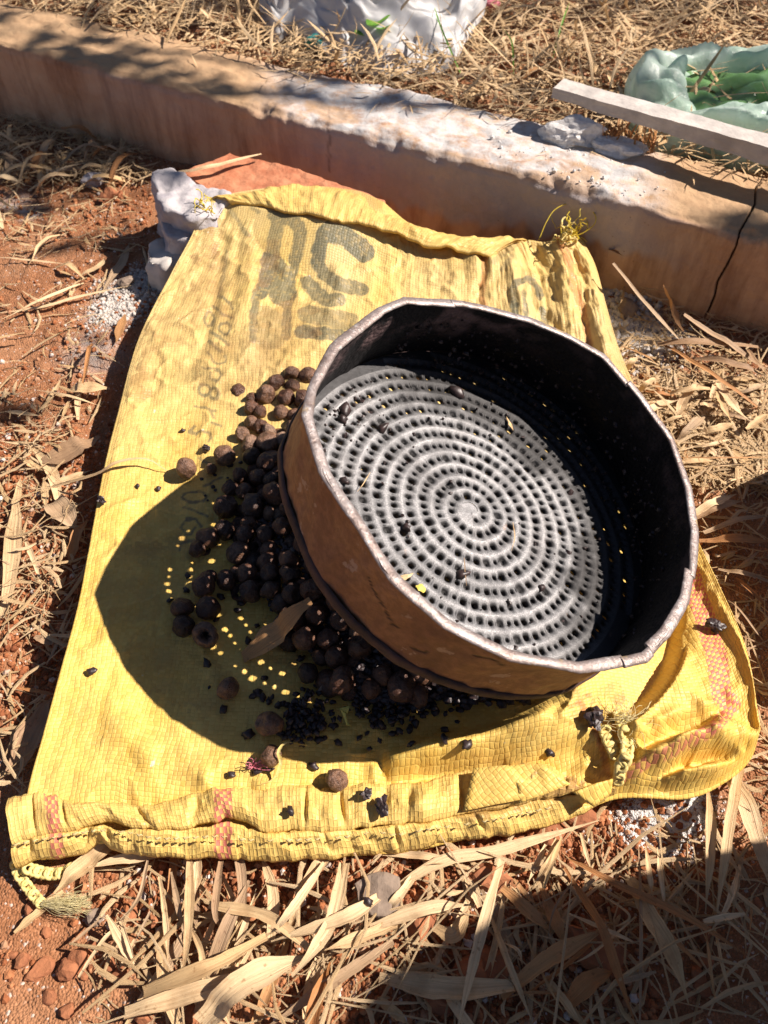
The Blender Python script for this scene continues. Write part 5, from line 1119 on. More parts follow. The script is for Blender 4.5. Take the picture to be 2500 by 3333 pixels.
B7 = [([(820, 395), (815, 700), (780, 930)], 34, 'straight pale blade pointing down from under the hem left of centre', (.012, .02, .01)), ([(955, 400), (930, 620), (960, 700)], 36, None, (.014, .02, .01)), ([(620, 970), (900, 860), (1150, 730)], 52, 'broad pointed blade whose tip reaches the bare soil at lower left', (.014, .03, .02)),
      ([(540, 1062), (800, 985), (1130, 885), (1180, 870)], 62, 'widest low blade lying across the lower left foreground', (.012, .024, .02)), ([(865, 1110), (1050, 930), (1350, 800)], 92, 'big folded blade with curled end near the bottom edge', (.018, .034, .03)), ([(1490, 410), (1440, 640), (1350, 790), (1260, 900)], 60, 'twisted brown striped blade hanging from under the hem', (.016, .038, .036)), ([(900, 590), (1150, 640), (1350, 790)], 48, None, (.016, .024, .03)),
      ([(1659, 540), (1500, 640), (1170, 750)], 58, None, (.02, .034, .024)), ([(1720, 670), (1400, 790)], 56, None, (.02, .028)), ([(1700, 750), (1400, 950), (1170, 1110)], 44, 'narrow pale blade running to the bottom edge left of centre', (.02, .02, .014)), ([(460, 635), (530, 760), (605, 885)], 30, 'short stiff split blade on the bare soil at lower left', (.014, .010, .008)), ([(470, 330), (330, 450), (240, 545)], 62, 'brown blade slipping out from under the left end of the hem', (.012, .010, .008)),
      ([(700, 370), (500, 400), (380, 430)], 46, None, (.012, .010, .01)), ([(60, 712), (170, 620), (275, 535)], 32, 'blade under the tassel at lower left', (.006, .006, .004)), ([(690, 470), (715, 650), (730, 880)], 26, None, (.012, .014, .01)), ([(740, 450), (770, 600), (795, 720)], 24, None, (.012, .014, .01)), ([(300, 765), (450, 640)], 15, None, (.008, .008)), ([(340, 905), (450, 740), (540, 660)], 18, None, (.008, .012, .01)), ([(1400, 410), (1240, 640), (1150, 730)], 46, None, (.016, .028, .02)),
      ([(520, 660), (560, 780), (590, 880)], 20, None, (.01, .012, .008)), ([(640, 400), (600, 560), (520, 660)], 18, None, (.014, .014, .01)), ([(660, 820), (740, 900)], 36, None, (.01, .01)), ([(820, 680), (870, 800), (880, 960)], 26, None, (.01, .016, .01)), ([(960, 990), (990, 1110)], 40, None, (.012, .012)), ([(580, 740), (520, 860)], 16, None, (.01, .008)), ([(1659, 395), (1580, 560), (1540, 700)], 40, None, (.014, .02, .012)), ([(1100, 760), (1010, 900), (930, 960)], 22, None, (.012, .02, .012)), ([(680, 560), (570, 780)], 14, None, (.01, .01)), ([(860, 380), (840, 560)], 44, None, (.010, .012))]
for pts, w, lb, zs in B7: pxblade(Z7(pts), w*a7, 'straw' if rng.random() < .85 else 'browngrey', lb or fgl, None if lb else FG, zs, fold=.22, twist=rng.uniform(-.5, .5))
FR = 'dry leaf blades in the shade at lower right'; frl = 'dry leaf blade lying in the shaded soil at lower right'
B8 = [([(512, 388), (450, 600), (385, 850), (315, 1140)], 40, 'long straight bright blade standing out across the lower centre', (.02, .035, .035, .02)), ([(-60, 690), (200, 605), (385, 590)], 54, None, (.02, .026, .022)), ([(-40, 580), (250, 405), (520, 350), (930, 225)], 44, 'long curved blade hugging the lower hem right of centre', (.014, .020, .02, .012)), ([(-20, 905), (180, 940), (350, 955), (560, 940)], 78, 'broad smooth spotted leaf along the bottom edge', (.012, .018, .018, .016)),
      ([(-30, 365), (200, 385), (390, 440)], 36, None, (.014, .018, .014)), ([(345, 440), (385, 520), (415, 600)], 50, None, (.012, .014, .012)), ([(510, 520), (620, 615), (720, 710)], 62, None, (.012, .016, .010)), ([(680, 520), (740, 660), (790, 780)], 60, None, (.010, .014, .010)), ([(510, 995), (700, 830), (975, 685)], 56, 'wide shaded blade slanting up to the crossing at lower right', (.014, .022, .024)), ([(780, 430), (880, 590), (940, 690), (1000, 860), (1090, 1120)], 36, 'long narrow reddish blade crossing the wide shaded blade', (.016, .024, .03, .026, .012)),
      ([(800, 390), (1000, 500), (1300, 640), (1570, 810)], 34, None, (.012, .02, .02, .012)), ([(1060, 480), (1150, 650), (1250, 820), (1315, 1020)], 58, 'long dark pointed leaf at the lower right', (.012, .02, .02, .012)), ([(1400, 75), (1410, 300), (1388, 630)], 38, 'upright pale blade below the right corner of the sack', (.014, .024, .014)), ([(1535, 0), (1490, 250), (1440, 620)], 44, 'bundle like striped blade beside the right corner of the sack', (.014, .03, .02)), ([(1490, 20), (1570, 180), (1640, 400), (1680, 560)], 68, 'wide pale leaf at the right edge below the sack corner', (.012, .024, .02, .012)),
      ([(795, 1015), (890, 920), (985, 880)], 66, 'spindle shaped brown leaf in the shade near the bottom edge', (.012, .02, .014)), ([(930, 955), (1175, 880)], 22, None, (.014, .02)), ([(700, 900), (780, 1010), (860, 1120)], 34, None, (.012, .016, .012)), ([(745, 310), (700, 420), (640, 515)], 30, None, (.010, .022, .012)), ([(765, 305), (730, 400), (690, 520)], 22, None, (.012, .03, .014)), ([(850, 280), (870, 360), (895, 445)], 18, None, (.012, .02, .01)), ([(1130, 335), (1150, 480), (1165, 570)], 24, None, (.012, .024, .01)), ([(1180, 345), (1200, 500), (1225, 650)], 22, None, (.012, .024, .01)),
      ([(1380, 662), (1560, 630)], 26, None, (.018, .02)), ([(460, 640), (540, 850), (650, 1120)], 28, None, (.012, .02, .012)), ([(-20, 1000), (110, 1110)], 44, None, (.014, .012)), ([(620, 975), (800, 840), (960, 700)], 18, None, (.012, .016, .012)), ([(1430, 690), (1460, 850), (1500, 990)], 16, None, (.012, .018, .01)), ([(1390, 700), (1410, 860), (1430, 1000)], 14, None, (.012, .018, .01)), ([(1170, 600), (1220, 700), (1370, 860)], 20, None, (.012, .018, .01)), ([(930, 540), (1060, 640), (970, 700)], 12, None, (.012, .018, .01)), ([(510, 1000), (640, 970), (950, 985)], 12, None, (.012, .018, .01)),
      ([(520, 755), (580, 790), (600, 860)], 14, None, (.012, .018, .01)), ([(1100, 330), (1110, 700), (1105, 1110)], 16, None, (.012, .022, .012)), ([(800, 630), (960, 700), (1120, 770)], 20, None, (.014, .022, .012)), ([(560, 480), (640, 580)], 22, None, (.012, .012)), ([(640, 1106), (700, 1020)], 10, None, (.012, .01)), ([(180, 500), (280, 540), (350, 530)], 26, None, (.012, .018, .012)), ([(0, 520), (60, 640), (20, 760)], 30, None, (.012, .02, .012)), ([(150, 440), (60, 560), (-20, 640)], 40, None, (.014, .024, .014)), ([(220, 690), (300, 720), (370, 620)], 60, 'short pale folded leaf just above the spotted leaf', (.012, .018, .012)), ([(700, 330), (620, 500)], 26, None, (.012, .02)), ([(1540, 420), (1480, 600), (1400, 720)], 24, None, (.012, .02, .012)), ([(860, 440), (740, 600), (700, 780)], 10, None, (.012, .02, .012)), ([(1590, 560), (1580, 720)], 10, None, (.012, .02)), ([(1090, 640), (900, 800), (780, 860)], 12, None, (.012, .02, .01))]
for pts, w, lb, zs in B8:
    x = pts[len(pts)//2]; sh = x[0] > 600 and x[1] > 560
    pxblade(Z8(pts), w*a8, ('orange' if rng.random() < .35 else 'browngrey' if rng.random() < .3 else 'straw') if sh else 'straw', lb or (frl if sh else fgl), None if lb else (FR if sh else FG), zs, fold=.2, twist=rng.uniform(-.4, .4))
RG = 'dry leaf blades right of the sieve'; rgl = 'dry leaf blade in the sunlit litter right of the sieve'
kr = 1/(2.458*1.507)
BR = [([(630, 335), (700, 500), (790, 690)], 70, 'short orange blade leaning on the kerb right of the sack', (.06, .03, .012), 'orange'), ([(800, 555), (1100, 750), (1500, 1010)], 58, 'long blade leaning from the kerb foot towards the right edge', (.05, .03, .015), 'browngrey'), ([(235, 140), (560, 540), (860, 860)], 36, 'thin long blade bridging from the sack corner over the rubble', (.08, .05, .015), 'browngrey'), ([(590, 785), (900, 770), (1400, 815)], 62, 'horizontal brown blade in front of the kerb crack', (.02, .03, .02), 'browngrey'), ([(640, 790), (1000, 1010), (1390, 1290)], 44, 'long orange blade crossing the shaded litter beside the kerb', (.02, .03, .02), 'orange'), ([(890, 905), (1200, 950), (1500, 1060)], 66, None, (.02, .03, .02), 'browngrey'),
      ([(420, 1190), (500, 1110), (575, 1055)], 46, None, (.02, .03, .03), 'straw'), ([(690, 1185), (850, 1150), (1015, 1150)], 60, None, (.02, .03, .02), 'straw'), ([(470, 1345), (620, 1270), (765, 1235)], 62, None, (.02, .02, .02), 'straw'), ([(745, 1375), (810, 1220), (910, 1100)], 66, None, (.012, .022, .03), 'straw'), ([(1080, 1105), (1200, 1280), (1320, 1400)], 70, None, (.02, .025, .012), 'straw'), ([(1060, 1155), (1130, 1300), (1180, 1410)], 60, None, (.02, .025, .012), 'straw'), ([(930, 1275), (1020, 1280), (1115, 1315)], 50, None, (.02, .02, .02), 'straw'), ([(755, 1560), (860, 1450), (985, 1355)], 76, None, (.012, .02, .012), 'browngrey'), ([(895, 1510), (1060, 1470), (1215, 1420)], 64, None, (.012, .02, .018), 'straw'), ([(850, 1612), (1020, 1590), (1195, 1545)], 30, None, (.012, .02, .012), 'straw'), ([(700, 1695), (1100, 1698), (1500, 1690)], 16, 'very long thin stalk lying level right of the sieve', (.02, .03, .02), 'orange'), ([(730, 1755), (880, 1720), (1060, 1718)], 52, None, (.012, .02, .014), 'straw'), ([(810, 1840), (1100, 1760), (1400, 1740)], 18, None, (.012, .02, .012), 'straw'), ([(900, 1770), (1100, 1880), (1280, 2000)], 18, None, (.012, .02, .012), 'straw'), ([(890, 2140), (1030, 2060), (1220, 1990)], 66, 'pale blade half in shade touching the right sieve rim', (.018, .02, .012), 'straw'), ([(480, 1160), (600, 1180), (720, 1200)], 40, None, (.012, .02, .012), 'orange'), ([(1380, 1280), (1475, 1230)], 60, None, (.02, .02), 'straw'), ([(1300, 1470), (1480, 1340)], 50, None, (.02, .02), 'straw'), ([(450, 1260), (560, 1400), (700, 1540)], 20, None, (.02, .02, .01), 'straw'), ([(380, 940), (450, 960), (600, 960)], 14, None, (.02, .02, .02), 'straw'), ([(340, 1010), (390, 930), (440, 880)], 50, None, (.02, .03, .03), 'straw'), ([(300, 920), (370, 840)], 26, None, (.02, .03), 'browngrey'), ([(570, 1005), (830, 935)], 12, None, (.03, .04), 'browngrey'), ([(300, 800), (500, 880), (600, 960)], 20, None, (.02, .03, .02), 'orange'), ([(620, 1430), (720, 1380), (860, 1350)], 30, None, (.012, .02, .02), 'straw'), ([(1310, 830), (1400, 950), (1475, 1050)], 34, None, (.02, .03, .02), 'browngrey'), ([(1200, 1180), (1330, 1160), (1475, 1090)], 40, None, (.015, .02, .012), 'browngrey'), ([(1330, 1840), (1100, 1900)], 16, None, (.012, .02), 'straw')]
for pts, w, lb, zs, mt in BR: pxblade(ZRT(pts), w*kr*1.0, mt, lb or rgl, None if lb else RG, zs, fold=.2, twist=rng.uniform(-.5, .5))
B4 = [([(990, 245), (1250, 130), (1460, 75)], 56), ([(1080, 375), (1400, 255), (1700, 225)], 50), ([(1040, 440), (1400, 430), (1700, 450)], 84), ([(1210, 700), (1450, 740), (1700, 820)], 44), ([(1370, 780), (1520, 910), (1700, 1080)], 36), ([(1200, 585), (1400, 530)], 30), ([(1330, 720), (1500, 600), (1600, 520)], 24), ([(1300, 980), (1400, 1060), (1659, 1400)], 16), ([(1440, 1440), (1659, 1340)], 14), ([(1420, 1300), (1659, 1400)], 12), ([(1560, 590), (1659, 700)], 20)]
for k, (pts, w) in enumerate(B4): pxblade(ZR(pts), w/(2.765*1.507), 'orange' if k in (2, 4) else 'browngrey', 'broad orange brown blade beside the right edge of the sack' if k == 2 else 'dry blade on the shaded red soil right of the sack', None if k == 2 else 'dry blades on the shaded soil right of the sack', (.010, .018, .010), fold=.15)
LG = 'dry blades on the soil left of the sack'; lgl = 'dry leaf blade on the soil left of the sack'
BL = [([(-20, 250), (200, 215), (330, 180), (590, 125)], 18, 'long jointed grass stalk on the soil left of the sack', 'straw'), ([(160, 580), (300, 605), (445, 652)], 11, None, 'straw'), ([(290, 580), (380, 570), (475, 575)], 64, 'pale broad leaf chip touching the left edge of the sack', 'straw'), ([(185, 890), (300, 840), (430, 790)], 120, 'broad grey brown dead leaf at the left edge of the sack', 'browngrey'), ([(90, 875), (190, 930)], 24, None, 'straw'), ([(200, 995), (400, 925)], 28, None, 'straw'), ([(60, 1120), (90, 950)], 30, None, 'straw'), ([(265, 530), (180, 675)], 22, None, 'straw'), ([(190, 960), (200, 1100)], 26, None, 'straw'), ([(0, 800), (220, 830)], 14, None, 'straw'), ([(20, 670), (180, 690)], 20, None, 'straw'), ([(270, 700), (300, 620)], 18, None, 'straw'), ([(95, 150), (160, 190), (250, 210)], 10, None, 'straw'), ([(540, 250), (500, 380)], 36, 'orange brown blade in the shade under the sack edge', 'orange'), ([(300, 180), (325, 125)], 18, None, 'straw'), ([(250, 470), (380, 490)], 9, None, 'straw'), ([(440, 160), (530, 20), (560, -60)], 34, None, 'browngrey'), ([(610, -60), (640, 60), (640, 180)], 10, None, 'straw'), ([(340, 90), (430, 40), (450, 10)], 26, None, 'straw'), ([(0, 5), (300, 35)], 10, None, 'straw')]
for pts, w, lb, mt in BL: pxblade(ZL(pts), w*a7, mt, lb or lgl, None if lb else LG, (.006, .012, .006), fold=.12, tip=(.3, .15) if w > 60 else (.25, .05))
BLL = [([(70, -60), (50, 250), (5, 460)], 64, 'pale vertical straw bundle at the left edge beside the sack', 'straw'), ([(100, 100), (150, 220), (185, 340)], 20, None, 'straw'), ([(290, 80), (380, 140)], 18, None, 'straw'), ([(230, -40), (290, 20), (330, 80)], 96, 'pale curled leaf just left of the sack edge', 'browngrey'), ([(300, 230), (330, 100), (380, 40)], 46, None, 'orange'), ([(60, 1130), (130, 960), (225, 800)], 96, 'long brown leaf in the shade along the lower left sack edge', 'browngrey'), ([(80, 760), (235, 790)], 16, None, 'orange'), ([(200, 660), (320, 430)], 14, None, 'browngrey'), ([(130, 400), (240, 520)], 12, None, 'browngrey'), ([(170, 340), (290, 345)], 9, None, 'straw'), ([(150, 540), (230, 570)], 28, None, 'browngrey'), ([(60, 470), (120, 350)], 12, None, 'straw')]
for pts, w, lb, mt in BLL: pxblade(ZLL(pts), w*a7, mt, lb or lgl, None if lb else LG, (.006, .014, .006), fold=.15)
pxblade(ZTL([(770, 745), (900, 728), (1130, 665)]), 26*a7, 'straw', 'straw stick lying across the red brick', None, (.094, .098, .096), fold=.3, tip=(.6, .4))
L = [at(158, 790*1.0, 0) for _ in range(1)]
gl = [(ZL([(220, 1000), (420, 945)])[0]), ZL([(420, 945)])[0], ZL([(520, 925)])[0], ZL([(640, 915)])[0], ZL([(720, 935)])[0]]
blade([at(gl[0][0], gl[0][1], .02), at(gl[1][0], gl[1][1], .043), on_sack(gl[2][0], gl[2][1], .010), on_sack(gl[3][0], gl[3][1], .012), on_sack(gl[4][0], gl[4][1], .002)], .0042, M['straw'], 'thin curling blade reaching from the soil onto the sack beside the lone fruit', fold=.3)
wl = ZS([(535, 550, 0), (690, 420, 0), (800, 320, 0), (930, 190, 0)]); mm = [on_sack(wl[0][0], wl[0][1], .004), on_sack(wl[1][0], wl[1][1], .012)]
blade([mm[0], at(wl[1][0], wl[1][1], .052), at(wl[2][0], wl[2][1], .068), at(wl[3][0], wl[3][1], .084)], .0205, M['orange'], 'broad brown leaf on the sack dotted with light from the sieve holes', fold=.08, tip=(.45, .35))
blade([on_sack(845, 1230, .02)*0+sfl(1108, 1128, .003), sfl(1112, 1160, .006), sfl(1105, 1190, .003)], .0008, M['straw'], 'short straw bristle standing in the sieve floor right of the centre', name='straw_bristle', cat='straw')
blade([sfl(800, 1020, .003), sfl(785, 1045, .007), sfl(772, 1062, .003)], .0009, M['straw'], 'thin curved bristle on the sieve floor left of the centre', name='straw_bristle', cat='straw')
blade([sfl(1003, 1205, .003), sfl(1005, 1235, .006), sfl(1008, 1265, .003)], .0008, M['browngrey'], 'dark bristle on the lower part of the sieve floor', name='straw_bristle', cat='straw')
cp = ZS([(640, 1305), (720, 1270), (775, 1200), (770, 1150), (810, 1095), (920, 1080)])
blade([on_sack(q[0], q[1], z) for q, z in zip(cp, (.002, .004, .012, .018, .014, .006))], .0024, M['cord'], 'curly yellow tape thread rising beside the reddish fruit', name='tape_thread', cat='thread', twist=3)
fr = []
q0 = on_sack(*ZS([(600, 1200)])[0], .004)
for k in range(26):
    e = q0+[rng.uniform(-.006, .016), rng.uniform(-.003, .006), rng.uniform(0, .006)]; fr.append(tube(smoothline([q0, (q0+e)/2+nr.randn(3)*.001, e], 6), .0003, 4))
V, Fc = joinm(fr); tag(link('pink_fibre_tuft', mesh_np('pink_fibre_tuft', V-q0, Fc), M['pinkthread'], loc=q0), 'tuft of pink fibres at the foot of the reddish fruit', 'fibre tuft')
print('blades traced', nblade)
# further blades, filled in region by region
def randblade(px, py, ln, w, mat, label, group, z0=.004, zup=.02, up=0, ang=None):
    z = z0 if z0 is not None else 0; c = at(px, py, z); c[2] = float(gz(c[0], c[1]))+.003
    a = rng.uniform(0, math.pi*2) if ang is None else ang; d = np.array([math.cos(a), math.sin(a), 0]); s = np.array([-d[1], d[0], 0]); hh = rng.uniform(.002, zup)
    L = [c-d*ln/2+s*rng.uniform(-.1, .1)*ln, c+s*rng.uniform(-.08, .08)*ln, c+d*ln/2+s*rng.uniform(-.1, .1)*ln]
    for q, e in zip(L, (0, hh, rng.uniform(0, hh)+up)): q[2] = float(gz(q[0], q[1]))+.003+e
    blade(L, w, M[mat], label, group, region=RGN.get(group), fold=rng.uniform(.05, .35), twist=rng.uniform(-.8, .8), n=10, m=4)
def pick(): return 'straw' if rng.random() < .72 else ('browngrey' if rng.random() < .6 else 'orange')
BK = 'dry leaves in the litter behind the kerb'; bkl = 'dry curled leaf in the straw litter behind the kerb'
budget = 296-nblade; nb = 0
for k in range(int(budget*.42)):
    x = rng.uniform(150, 1650); yk = 25+(x-150)*.165; y = yk-abs(rng.gauss(0, 60))
    randblade(x, y, rng.uniform(.04, .11), rng.uniform(.006, .014), pick(), bkl, BK, .11, .03)
for k in range(int(budget*.26)):
    x = rng.uniform(0, 330); y = rng.uniform(270, 420) if rng.random() < .75 else rng.uniform(420, 1050)
    if y > 420 and x > 260-(y-420)*.12: x *= .6
    randblade(x, y, rng.uniform(.05, .12), rng.uniform(.005, .012), pick(), 'dry blade in the litter pile against the left part of the kerb' if y < 430 else lgl, 'dry blades piled against the left part of the kerb' if y < 430 else LG, .0, .03)
while nblade < 296:
    if rng.random() < .3: x, y = rng.uniform(350, 1150), rng.uniform(1885, 2200); lb, gp = fgl, FG
    else: x, y = rng.uniform(1400, 1650), rng.uniform(790, 1040); lb, gp = rgl, RG
    randblade(x, y, rng.uniform(.05, .11), rng.uniform(.004, .010), pick(), lb, gp, 0, .015, ang=rng.uniform(.9, 2.2) if y > 1800 else None)

# fine straw, joined by region
def straw(n, sampler, lmin, lmax, wmin, wmax, name, label, zup=.01, orient=None, upright=0.0):
    P_ = sampler(n); n = len(P_); a = nr.rand(n)*6.28 if orient is None else orient+nr.randn(n)*.6
    ln = lmin+(lmax-lmin)*nr.rand(n)**1.8; w = wmin+(wmax-wmin)*nr.rand(n)**2; d = np.stack([np.cos(a), np.sin(a)], -1); s = np.stack([-d[:, 1], d[:, 0]], -1)
    bend = nr.randn(n)*.12; rows = []
    tilt = nr.randn(n)*.15+upright*nr.rand(n)*(nr.rand(n) < .25); h0 = nr.rand(n)*zup
    for k, (t, wf) in enumerate([(-.5, .5), (-.1, 1), (.25, .9), (.5, .15)]):
        c = P_[:, :2]+d*(t*ln)[:, None]+s*(bend*ln*(1-4*t*t))[:, None]; z = np.maximum(gz(c[:, 0], c[:, 1])+.0012, gz(P_[:, 0], P_[:, 1])+.001+h0+tilt*ln*(t+.5))
        e = s*(w*wf*.5)[:, None]; rows.append(np.stack([np.c_[c+e, z], np.c_[c, z+w*.25*wf], np.c_[c-e, z]], 1))
    V = np.stack(rows, 1).reshape(-1, 3); b = (np.arange(n)*12)[:, None, None]; q = []
    for r_ in range(3):
        for c_ in range(2): q.append([r_*3+c_, r_*3+c_+1, r_*3+c_+4, r_*3+c_+3])
    Fc = (np.array(q)[None]+b).reshape(-1, 4); uv = np.tile(np.array([[x*.5, y*.4] for y in range(4) for x in range(3)]), (n, 1))
    me = mesh_np(name, V, Fc, uv, {'tint': np.repeat(nr.rand(n), 12)}); return tag(link(name, me, M['straw']), label, 'straw litter', kind='stuff')
def samp(boxes):
    def f(n):
        out = []
        for (x0, x1, y0, y1, wt) in boxes:
            k = int(n*wt); px = nr.uniform(x0, x1, k); py = nr.uniform(y0, y1, k); out.append(np.array([at(a_, b_, 0)[:2] for a_, b_ in zip(px, py)]))
        return np.concatenate(out)
    return f
straw(380, samp([(200, 1250, 1850, 2212, .6), (1150, 1659, 1780, 2212, .2), (1100, 1659, 1700, 2000, .2)]), .010, .065, .0008, .0042, 'straw_litter', 'fine broken straw strewn on the red soil in front of the sack')
straw(120, samp([(250, 1250, 1900, 2212, .6), (1150, 1659, 1850, 2212, .4)]), .05, .15, .0012, .004, 'straw_litter', 'long thin straws tangled among the leaf blades in the foreground', .018)
straw(1500, samp([(0, 330, 260, 400, .62), (0, 300, 400, 560, .10), (0, 230, 600, 900, .05), (0, 180, 850, 1400, .20), (0, 100, 1400, 1750, .03)]), .010, .06, .0009, .0045, 'straw_litter', 'fine broken straw heaped left of the sack towards the kerb', .016)
straw(2300, samp([(1330, 1659, 640, 860, .2), (1380, 1659, 820, 1060, .72), (1500, 1659, 1060, 1500, .06), (1600, 1700, 1500, 1800, .02)]), .010, .06, .0009, .0042, 'straw_litter', 'fine straw and leaf chips scattered right of the sieve', .012, None)
def samp_back(n):
    out = []
    while len(out) < n:
        q = nr.uniform(.13, 1.3)**1.0; u = nr.uniform(-1.5, 1.5); w = KP+KT*u-KN*q
        p_ = proj(np.array([w[0], w[1], .1]))
        if -80 < p_[0] < 1750 and -120 < p_[1] < 420: out.append(w)
    return np.array(out)
straw(13000, samp_back, .014, .085, .001, .0065, 'straw_litter', 'thick mat of dry grass and leaf litter behind the kerb', .035, None, .8)
def samp_ktop(n):
    u = nr.uniform(-1.2, 1.2, n); q = .14-np.abs(nr.randn(n))*.035; return KP+KT*u[:, None]-KN*np.clip(q, .02, .2)[:, None]
P_ = samp_ktop(260); parts = []
V = []
for w in P_:
    a = nr.rand()*6.28; ln = .01+.035*nr.rand(); d = np.array([math.cos(a), math.sin(a), .12*nr.randn()]); c = np.array([w[0], w[1], .1245+.004*nr.rand()]); parts.append(blade_geo([c-d*ln/2, c+[0, 0, .001], c+d*ln/2], .0006+.0016*nr.rand(), n=4, m=3)[:2])
V, Fc = joinm(parts); me = mesh_np('straw_litter', V, Fc, np.zeros((len(V), 2)), {'tint': nr.rand(len(V))}); tag(link('straw_litter', me, M['straw']), 'bits of straw blown onto the back edge of the kerb top', 'straw litter', kind='stuff')
# upright grass stalks behind the kerb
for k, (x0, y0, x1, y1, gcol) in enumerate([(1200, 340*.46, 1140, 30, 0), (1000, 170, 935, 5, 1), (1190, 140, 1230, 5, 1), (1110, 165, 1085, 60, 1), (735, 110, 700, 15, 0), (640, 90, 560, 20, 0), (1235, 240, 1190, 90, 0), (1330, 175, 1260, 20, 0), (1480, 120, 1560, 5, 0), (900, 130, 790, 40, 0), (1600, 60, 1620, -30, 0), (560, 60, 600, -20, 0)]):
    a, e = at(x0, y0, .11), at(x1, y1, .16); L = [a, (a+e)/2+[.01*rng.gauss(0, 1), 0, .012], e]
    blade(L, .0028, M['weed'] if gcol else M['straw'], ('thin green' if gcol else 'thin dry')+' grass stalk rising behind the kerb '+('near the bar end', 'past the sheet', 'right of the sheet', 'just past the sheet', 'left of the teal scrap', 'further left of the teal scrap', 'in front of the bar end', 'above the bar', 'left of the green bag', 'in front of the white sheet', 'in the top right corner', 'left of the white sheet')[k], 'green grass stalks behind the kerb' if gcol else 'dry grass stalks behind the kerb', name='grass_stalk', cat='grass stalk', fold=.5, tip=(.6, .2))
# tufts of dry stubble between kerb and cement bar
parts = []
for k in range(90):
    x = rng.uniform(1290, 1420); y = 300+(x-1290)*.10+rng.uniform(-14, 22); b_ = at(x, y, .122); e = b_+[rng.gauss(0, .010), rng.gauss(0, .008), rng.uniform(.010, .034)]; parts.append(blade_geo([b_, (b_+e)/2+nr.randn(3)*.002, e], rng.uniform(.0012, .0032), n=5, m=3)[:2])
V, Fc = joinm(parts); me = mesh_np('dry_stubble', V, Fc, np.zeros((len(V), 2)), {'tint': nr.rand(len(V))}); tag(link('dry_stubble', me, M['orange']), 'brown dry stubble between the mortar lump and the cement bar', 'stubble', kind='stuff')
for (x0, y0, x1, y1) in [(1310, 536, 1345, 552), (1262, 520, 1310, 498)]:
    blade([at(x0, y0, .05), at((x0+x1)/2, (y0+y1)/2, .06), at(x1, y1, .065)], .006, M['orange'], 'short orange blade sticking out behind the frayed sack corner', 'orange blades behind the sack corner', fold=.3)

# ------------------------------------------------------------------ shade from outside the frame
def shade_panel(name, X0, ground_poly, thick, label, mat, cat):  # unseen blockers added, cut to the outline of the shade they cast
    pts = []
    for px, py in ground_poly:
        G = at(px, py, .004) if not isinstance(px, str) else None
        t = (X0-G[0])/.98841; pts.append((G[1]+.10006*t, max(t+.004, 0)))
    pts = ([(-.7, pts[0][1]*.95), (-.3, pts[0][1])] if X0 > .5 else [])+pts; pts = pts+[(pts[-1][0], -.02), (pts[0][0], -.02)]
    n = len(pts); V = [(0, y, z) for y, z in pts]+[(thick, y, z*.98) for y, z in pts]
    bm = bmesh.new(); a = [bm.verts.new(v) for v in V[:n]]; b = [bm.verts.new(v) for v in V[n:]]
    bm.faces.new(a); bm.faces.new(b[::-1])
    for i in range(n): bm.faces.new([a[(i+1) % n], a[i], b[i], b[(i+1) % n]])
    bmesh.ops.recalc_face_normals(bm, faces=bm.faces[:]); bmesh.ops.bevel(bm, geom=bm.edges[:], offset=.006, segments=2, affect='EDGES')
    me = bpy.data.meshes.new(name); bm.to_mesh(me); bm.free(); return tag(link(name, me, mat, loc=(X0, 0, 0)), label, cat)
shade_panel('blocker', .62, [(640, 2280), (700, 2212), (760, 2130), (829, 2079), (929, 2019), (1019, 1969), (1069, 1935), (1146, 1919), (1285, 1909), (1367, 1885), (1418, 1871), (1495, 1861), (1503, 1842), (1659, 1825), (1760, 1800)], .25, 'tall added shade boulder standing right of the camera', M['cement'], 'blocker')
shade_panel('blocker', .43, [(1590, 1520), (1600, 1400), (1545, 1260), (1500, 1150), (1492, 1092), (1560, 1062), (1659, 1012), (1700, 1000)], .12, 'low added shade boulder just right of the sieve', M['cement'], 'blocker')
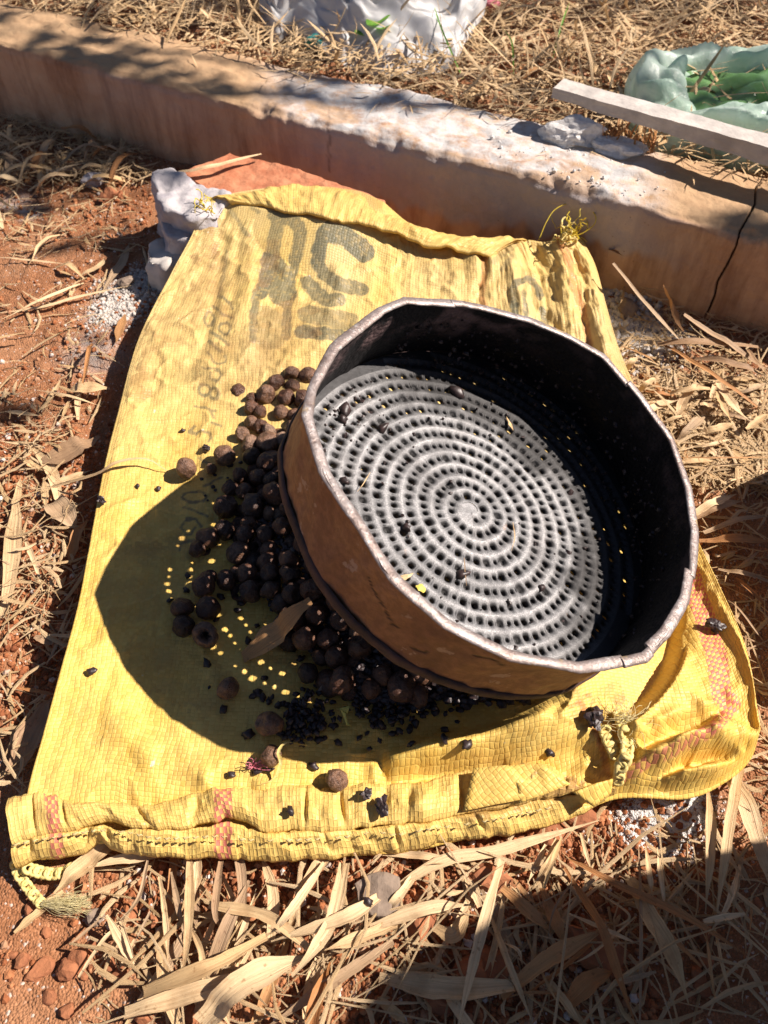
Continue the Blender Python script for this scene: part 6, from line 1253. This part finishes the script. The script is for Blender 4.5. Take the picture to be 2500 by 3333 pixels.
def tree():
    root = bpy.data.objects.new('leafy_tree', None); COL.objects.link(root); root.location = (3.6, 1.2, 0)
    tag(root, 'leafy tree right of the kerb whose crown dapples the light', 'tree')
    V, Fc = tube(smoothline([(0, 0, 0), (.05, -.03, 1.0), (-.05, .05, 2.0), (-.15, 0, 3.0)], 24), np.linspace(.13, .06, 24), 12); link('trunk', mesh_np('trunk', V, Fc), M['bark'], root)
    spots = []   # picture spot, height of what is shaded, radius, leaves
    for px, py, zg, r, n in [(0, 60, .12, .16, 70), (110, 190, .12, .10, 60), (-60, 200, .08, .16, 110), (60, 250, .05, .10, 60), (40, 330, .02, .07, 26), (280, 130, .12, .05, 22), (420, 178, .12, .035, 16), (520, 205, .12, .05, 10), (700, 190, .12, .05, 14), (850, 228, .12, .04, 10), (350, 640, .06, .05, 2), (520, 770, .04, .09, 3),
                             (1150, 20, .12, .10, 34), (1300, 0, .12, .12, 50), (1560, 10, .12, .12, 50), (1500, -60, .12, .2, 110), (900, -60, .12, .2, 60), (500, 10, .12, .10, 36), (300, -20, .12, .14, 70), (600, -40, .12, .12, 44), (700, 75, .12, .06, 26), (100, 440, .0, .05, 12), (200, 520, 0, .04, 10), (30, 900, 0, .04, 8), (1500, 620, .05, .05, 14), (1620, 500, .10, .05, 14)]:
        G = at(px, py, zg); spots.append((G, r, n))
    V = []; Fc = []; limbs = []
    for G, r, n in spots:
        h = 1.75+.35*rng.random(); c = G+np.array([.98841, .10006, 1.0])*h
        if n > 40: limbs.append(c)
        for k in range(n):
            q = c+nr.randn(3)*r*.5; a = nr.rand()*6.28; s = .017+.018*nr.rand(); u = np.array([math.cos(a), math.sin(a), nr.randn()*.4]); v = np.cross(u, nr.randn(3)); v /= np.linalg.norm(v); u /= np.linalg.norm(u)
            b_ = len(V); V += [q-u*s, q+v*s*.45, q+u*s, q-v*s*.45]; Fc.append([b_, b_+1, b_+2, b_+3])
    for k in range(1500):     # the rest of the crown, whose shade falls outside the picture
        q = np.array([3.6, 1.2, 3.0])+nr.randn(3)*[.5, .9, .45]; s0 = q-np.array([.98841, .10006, 1])*q[2]; pj = proj(s0)
        if -200 < pj[0] < 1850 and -200 < pj[1] < 2400 and s0[1] > 0: continue
        s = .03+.03*nr.rand(); u = nr.randn(3); u /= np.linalg.norm(u); v = np.cross(u, nr.randn(3)); v /= np.linalg.norm(v); b_ = len(V); V += [q-u*s, q+v*s*.45, q+u*s, q-v*s*.45]; Fc.append([b_, b_+1, b_+2, b_+3])
    V = np.array(V)-np.array([3.6, 1.2, 0]); link('crown', mesh_np('crown', V, Fc, smooth=False), M['foliage'], root)
    for k in range(0, len(limbs), 2):
        e = limbs[k]-np.array([3.6, 1.2, 0]); b_ = np.array([-.1, 0, 2.4]); V, Fc = tube(smoothline([b_, (b_+e)/2+[0, 0, .25], e], 10), np.linspace(.02, .003, 10), 6); link('limb', mesh_np('limb', V, Fc), M['bark'], root)
tree()
print('done', len(bpy.data.objects))
